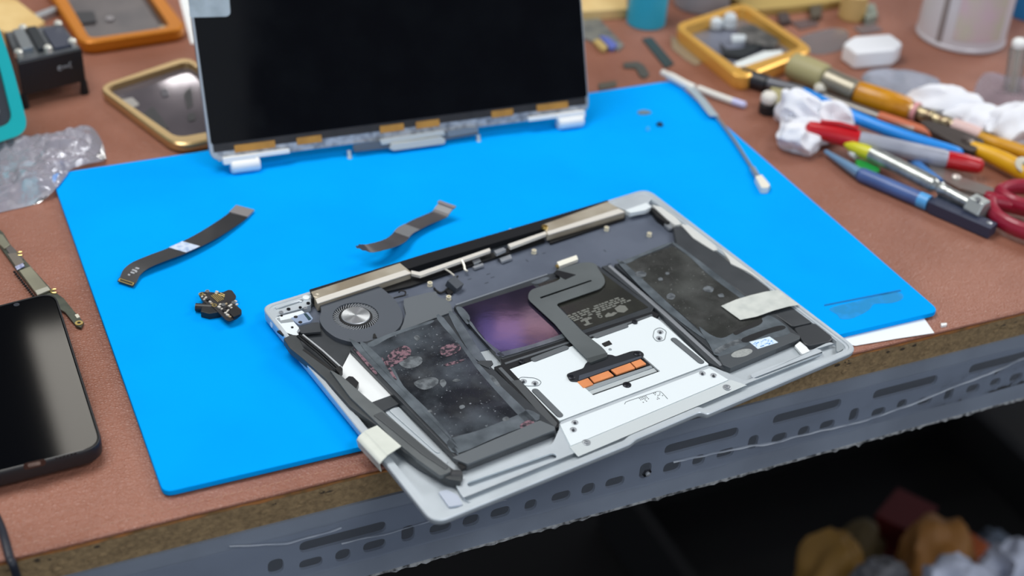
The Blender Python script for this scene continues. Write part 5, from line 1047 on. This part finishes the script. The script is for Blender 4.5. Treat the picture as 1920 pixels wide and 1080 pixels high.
# blue craft knife
T = tool('craft_knife', 'slate blue craft knife with a square dark end, lying in front of the tool row', 'knife', (1700, 370))
a, b_, c_, d_ = Q(1548, 284, .005), Q(1612, 326, .0055), Q(1742, 381, .0055), Q(1862, 432, .0055)
mk('blade_holder', tube(B(), spline([a, lerpv(a, b_, .5), b_], 4), [.0018, .002, .0024, .0028, .0032, .0036, .004, .0042, .0044], 14), mat('pale_blue_metal', (124, 164, 200), .35, .4), T)
rod(T, 'knife_handle', mat('slate_blue', (76, 104, 160), .35, col2=(68, 92, 146), nscale=40), b_, c_, [(.0050, 0), (.0056, .05), (.0056, .9), (.0052, 1)], 20)
rod(T, 'light_band', mat('band_sky', (84, 164, 224), .35), lerpv(b_, c_, .86), lerpv(b_, c_, 1.0), [(.0058, 0), (.0058, .95), (.0054, 1)], 20)
dd = (d_-c_); ln = dd.length; ax = dd.normalized(); sx = Vector((-ax.y, ax.x, 0)).normalized(); uz = ax.cross(sx)*-1
bm = B()
def ringq(o, w_, h0, h1): return [o+sx*w_+Vector((0, 0, h1)), o-sx*w_+Vector((0, 0, h1)), o-sx*w_+Vector((0, 0, h0)), o+sx*w_+Vector((0, 0, h0))]
loft(bm, [ringq(c_, .0042, -.0045, .0036), ringq(lerpv(c_, d_, .1), .0056, -.0050, .0042), ringq(d_, .0058, -.0050, .0040)])
mk('square_end', bm, mat('navy_plastic', (48, 54, 76), .4), T, bevel=.0006)
mk('end_stud', lathe(B(), d_+Vector((0, 0, .0036))-ax*.004, (0, 0, 1), [(.0022, 0), (.0020, .0012), (.001, .0016)], 14), SCREW, T)
rod(T, 'inner_bar', mat('bar_slate', (82, 94, 108), .4, .3), Q(1758, 372, .004), Q(1836, 410, .004), [(.004, 0), (.004, 1)], 10)
one('blue_stick', tube(B(), [Q(1708, 300, .006), Q(1734, 322, .006), Q(1762, 344, .006)], .0038, 12), mat('stick_blue', (70, 128, 196), .35), 'short blue stick poking out under the red marker', 'stick')
# scissors
T = tool('scissors', 'grey bladed scissors with dark red loop handles at the right edge', 'scissors', (1830, 370))
BL = mat('blade_grey_steel', (158, 148, 142), .3, .7)
mk('blade', prism(B(), rnd([Q(*q, .0075) for q in ((1728, 296), (1750, 308), (1800, 330), (1862, 352), (1898, 372), (1890, 384), (1850, 366), (1800, 352), (1756, 330))], .002, 3), .0022), BL, T, bevel=.0003)
mk('blade', prism(B(), rnd([Q(*q, .0048) for q in ((1740, 306), (1766, 336), (1810, 366), (1850, 384), (1868, 392), (1872, 380), (1840, 360), (1790, 330))], .002, 3), .0022), BL, T, bevel=.0003)
mk('pivot_screw', lathe(B(), Q(1793, 333, .0075), (0, 0, 1), [(.0034, 0), (.0034, .0012), (.0022, .002), (.0006, .002)], 18), mat('pivot_white', (228, 222, 214), .3, .4), T)
CRIM = mat('crimson_plastic', (150, 22, 50), .32, coat=.3)
def loop_(pts, r): return tube(B(), blob(pts, 6), r, 14, closed=True, sq=1.2)
mk('handle', loop_([Q(*q, .009) for q in ((1858, 380), (1900, 386), (1960, 404), (1990, 432), (1960, 444), (1905, 428), (1866, 404))], .0052), CRIM, T)
mk('handle', loop_([Q(*q, .011) for q in ((1876, 360), (1910, 350), (1970, 358), (2010, 384), (1990, 400), (1930, 390), (1890, 376))], .0052), CRIM, T)
mk('handle_shank', tube(B(), spline([Q(1848, 366, .0095), Q(1872, 376, .0095), Q(1900, 386, .0095)], 4), [.0034, .004, .0044, .0046, .0048, .005, .005, .005, .005], 12), CRIM, T)
# black tool, tape block and knobs
T = tool('black_screwdriver', 'black and grey stubby screwdriver lying against the gold parts tray', 'screwdriver', (1440, 152))
rod(T, 'black_handle', mat('handle_black', (34, 36, 42), .4), Q(1386, 140, .007), Q(1440, 158, .007), [(.005, 0), (.0072, .06), (.0072, .95), (.006, 1)], 20)
rod(T, 'grey_shaft', mat('shaft_grey', (104, 106, 112), .35, .4), Q(1440, 156, .008), Q(1506, 172, .008), [(.0052, 0), (.0050, 1)], 18)
one('khaki_block', prism(B(), rnd([Q(*q, .013) for q in ((1444, 162), (1478, 168), (1486, 192), (1458, 196))], .002, 3), .0128), mat('khaki_plastic', 0), 'khaki plastic block between the black screwdriver and the tissue', 'block', bevel=.001)
T = tool('glue_bottle', 'tiny black bottle with a round white cap standing left of the tissue', 'bottle', (1437, 210))
o = P(1437, 212, ZT); mk('bottle_body', lathe(B(), o, (0, 0, 1), [(.0062, 0), (.0068, .001), (.0068, .0085), (.005, .0095)], 20), DARKP, T)
mk('round_cap', lathe(B(), o+Vector((0, 0, .0095)), (0, 0, 1), [(.0052, 0), (.0066, .002), (.0066, .006), (.0048, .0085), (.001, .009)], 20), mat('cap_ivory', (230, 226, 216), .4), T)
T = tool('white_stub', 'short ivory peg lying between the little black bottle and the tissue', 'peg', (1460, 205))
rod(T, 'peg_body', mat('cap_ivory', 0), Q(1446, 198, .0036), Q(1478, 214, .0036), [(.0034, 0), (.0036, .1), (.0036, .9), (.003, 1)], 16)
rod(T, 'peg_tip', SCREW, Q(1478, 214, .0036), Q(1484, 217, .0036), [(.0022, 0), (.002, 1)], 12)
# tissue, gloves, films
TIS = mat('tissue_white', (232, 234, 240), .85)
def petal(bm, c, rx, ry, rz, rot, seed): return crumple(bm, c, rx, ry, rz, seed, .36, 1.0, 5, ZT+.0002, rot, .10)
bm = B(); petal(bm, Q(1497, 212, .012), .016, .026, .020, .35, 1); petal(bm, Q(1498, 262, .009), .020, .017, .014, .2, 3); petal(bm, Q(1556, 228, .012), .020, .018, .018, -.3, 5); petal(bm, Q(1520, 240, .008), .026, .022, .012, 0, 9)
one('tissue', bm, TIS, 'crumpled white tissue wad under the red marker cap', 'tissue', smooth=True, ang=24)
bm = B(); petal(bm, Q(1772, 198, .009), .034, .020, .017, -.5, 12); petal(bm, Q(1830, 228, .008), .030, .020, .015, -.3, 15)
one('crumpled_wipe', bm, TIS, 'crumpled white wipe lying behind the pliers', 'wipe', 'white wipes behind the pliers', smooth=True, ang=30)
bm = B(); petal(bm, Q(1905, 236, .010), .034, .022, .018, .2, 21); petal(bm, Q(1945, 226, .010), .03, .02, .018, .2, 23)
one('crumpled_wipe', bm, TIS, 'second white crumpled wipe, cut off by the right edge of the photo', 'wipe', 'white wipes behind the pliers', smooth=True, ang=30)
one('clear_film', bag(B(), blob(W([(1616, 150), (1640, 130), (1700, 134), (1760, 150), (1752, 186), (1710, 196), (1660, 172)], ZT), 4), ZT, .004, 7.1, 18, .008), clear_mat('film_grey', (214, 220, 236), .35, .12, .2, 60), 'crumpled greyish clear film beside the amber handle', 'plastic film')
one('lilac_film', bag(B(), blob(W([(1846, 138), (1900, 146), (1960, 150), (1960, 214), (1880, 200), (1826, 186)], ZT), 4), ZT, .002, 5.5, 14, .003), clear_mat('film_lilac', (196, 172, 180), .40, .2, .15, 60), 'lilac tinted film under the upright glass vial', 'plastic film')
# ================================================================== things far below the bench
def down(x, y, z): return P(x, y, z)
def sack(nm, px, py, z, rx, ry, rz, m, label, cat, seed, amp=.2, fr=1.4, group=None):
    return one(nm, crumple(B(), down(px, py, z), rx, ry, rz, seed, amp, fr, 4, fine=.15), m, label, cat, group, ang=50)
ZL2 = -.60
BG = mat('bag_yellow_brown', (150, 112, 48), .6); TN = mat('bag_tan', (164, 112, 54), .6); OL = mat('bag_olive', (92, 76, 42), .65)
sack('yellow_bag', 1556, 1072, ZL2, .036, .045, .056, BG, 'dull yellow bag in the dark under the bench, leftmost of the heap', 'bag', 2)
sack('olive_bag', 1616, 1020, ZL2-.05, .028, .026, .034, OL, 'dark olive bundle behind the yellow bag under the bench', 'bag', 4)
sack('tan_bag', 1756, 1050, ZL2, .044, .045, .062, TN, 'tan brown bag standing in the middle of the heap under the bench', 'bag', 6)
t = thing('red_box', 'dark red box behind the tan bag under the bench', 'box', down(1682, 1040, ZL2-.10))
bm = B(); box(bm, down(1682, 1022, ZL2-.075), .06, .05, .10, Matrix.Rotation(.5, 3, 'Z')); mk('box_body', bm, mat('dark_red_card', (92, 16, 16), .6), t, bevel=.002)
bm = B(); box(bm, down(1682, 1022, ZL2-.075)+Vector((0, 0, .0535)), .062, .052, .006, Matrix.Rotation(.5, 3, 'Z')); mk('box_lid', bm, mat('dark_red_card', 0), t, bevel=.001)
bm = B(); box(bm, down(1806, 1046, ZL2-.06), .06, .03, .03, Matrix.Rotation(.3, 3, 'Z'))
one('orange_carton', bm, mat('orange_card', (176, 84, 30), .6), 'small orange carton between the tan bag and the white bag under the bench', 'carton', bevel=.003)
GB = mat('bag_grey', (112, 112, 116), .55); WB_ = mat('bag_white', (206, 212, 230), .5)
sack('grey_bag', 1650, 1110, ZL2+.06, .036, .034, .042, GB, 'crumpled grey plastic bag in front of the yellow bag under the bench', 'plastic bag', 8, .3, 1.6)
sack('white_bag', 1785, 1118, ZL2+.10, .044, .04, .046, WB_, 'bright white plastic bag in front of the orange carton under the bench', 'plastic bag', 11, .3, 1.6, 'white bags under the bench')
sack('white_bag', 1905, 1090, ZL2+.03, .042, .045, .056, WB_, 'white plastic bag at the corner of the photo, under the bench', 'plastic bag', 14, .3, 1.6, 'white bags under the bench')
sack('slate_bag', 1856, 1040, ZL2-.08, .030, .03, .036, mat('bag_slate', (92, 104, 120), .55), 'slate grey bag between the two white bags under the bench', 'plastic bag', 17, .25, 1.6)
crate = thing('storage_crate', 'black storage crate standing under the bench full of bags', 'crate', Vector((.86, .36, FLOORZ)))
cm = mat('crate_black', (6, 6, 8), .7)
def cbox(nm, x0, y0, z0, x1, y1, z1): 
    bm = B(); box(bm, Vector(((x0+x1)/2, (y0+y1)/2, (z0+z1)/2)), x1-x0, y1-y0, z1-z0); mk(nm, bm, cm, crate, smooth=False)
cbox('crate_base', .62, .16, FLOORZ, 1.15, .58, FLOORZ+.02)
cbox('crate_wall', .62, .16, FLOORZ+.02, 1.15, .175, FLOORZ+.10); cbox('crate_wall', .62, .565, FLOORZ+.02, 1.15, .58, FLOORZ+.10)
cbox('crate_wall', .62, .175, FLOORZ+.02, .635, .565, FLOORZ+.10); cbox('crate_wall', 1.135, .175, FLOORZ+.02, 1.15, .565, FLOORZ+.10)
# ================================================================== camera and light
cam = bpy.data.cameras.new('camera'); co = bpy.data.objects.new('camera', cam); C.objects.link(co)
back = -FWD
co.matrix_world = Matrix(((RT.x, UP.x, back.x, CAM_LOC.x), (RT.y, UP.y, back.y, CAM_LOC.y), (RT.z, UP.z, back.z, CAM_LOC.z), (0, 0, 0, 1)))
cam.sensor_width = 36; cam.lens = FPX*36/1920; cam.clip_start = .02
cam.dof.use_dof = True; fp_ = ML @ L(1030, 690, 0); cam.dof.focus_distance = (fp_-CAM_LOC).dot(FWD); cam.dof.aperture_fstop = 4.7
bpy.context.scene.camera = co
def area(nm, loc, target, sx, sy, power, col=(1, 1, 1)):
    l = bpy.data.lights.new(nm, 'AREA'); l.shape = 'RECTANGLE'; l.size = sx; l.size_y = sy; l.energy = power; l.color = col
    o = bpy.data.objects.new(nm, l); C.objects.link(o); o.location = loc
    o.rotation_euler = (Vector(target)-Vector(loc)).to_track_quat('-Z', 'Y').to_euler(); return o
area('ceiling_panel_over_bench', (-.25, .62, 1.8), (-.1, .40, 0), 1.4, .9, 30, (1, .99, .97))
area('ceiling_panel_far', (.97, 4.74, 2.0), (.97, 4.74, 0), .26, .42, 6, (1, .985, .96))
area('ceiling_panel_far_side', (.55, 4.66, 2.0), (.55, 4.66, 0), .16, .34, 3.2, (1, .985, .96))
area('ceiling_panel_back', (.205, 2.66, 2.0), (.205, 2.66, 0), .20, .70, 1.5, (1, .95, .86))
area('side_panel', (2.0, .62, 1.35), (.25, .22, 0), .8, .8, 15, (1, .99, .97))
area('front_fill', (-.5, -2.4, .9), (.35, 0, -.1), 2.2, 1.4, 10, (.86, .93, 1))  # unseen fill added behind the camera to brighten the rail
area('high_front_fill', (.95, -1.35, 2.0), (.4, 0, 0), 1.2, .5, 17, (.95, .97, 1))  # unseen fill added high in front, lights the rail past the laptop's shadow
def mirrored(px, py, dist):      # spot for an added light that the central battery mirrors
    p = ML @ L(px, py, WC); d = ray(px, py); n = en; r = d-n*2*d.dot(n); return p+r*dist, p
for nm, px, py, sx, sy, e, c in (('violet_reflection_light', 938, 626, .11, .08, .055, (.42, .30, 1)), ('pink_reflection_light', 988, 616, .16, .055, .050, (1, .52, .62)), ('mauve_reflection_light', 1012, 598, .08, .05, .022, (.9, .6, .8)), ('violet_reflection_light', 968, 648, .16, .035, .024, (.5, .36, .95))):  # unseen coloured lights added only for the purple reflection on the battery
    q_, p_ = mirrored(px, py, 2.7); area(nm, q_, p_, sx, sy, e, c)
w = bpy.data.worlds.new('world'); bpy.context.scene.world = w; w.use_nodes = True
bg = w.node_tree.nodes['Background']; bg.inputs[0].default_value = (.80, .86, 1, 1); bg.inputs[1].default_value = .42
sc_ = bpy.context.scene; vs = sc_.view_settings; vs.view_transform = 'Standard'; vs.look = 'None'; vs.gamma = 1; vs.use_curve_mapping = False; vs.exposure = 0
sc_.cycles.use_denoising = True; sc_.cycles.max_bounces = 8; sc_.cycles.transparent_max_bounces = 16; sc_.cycles.sample_clamp_indirect = 4
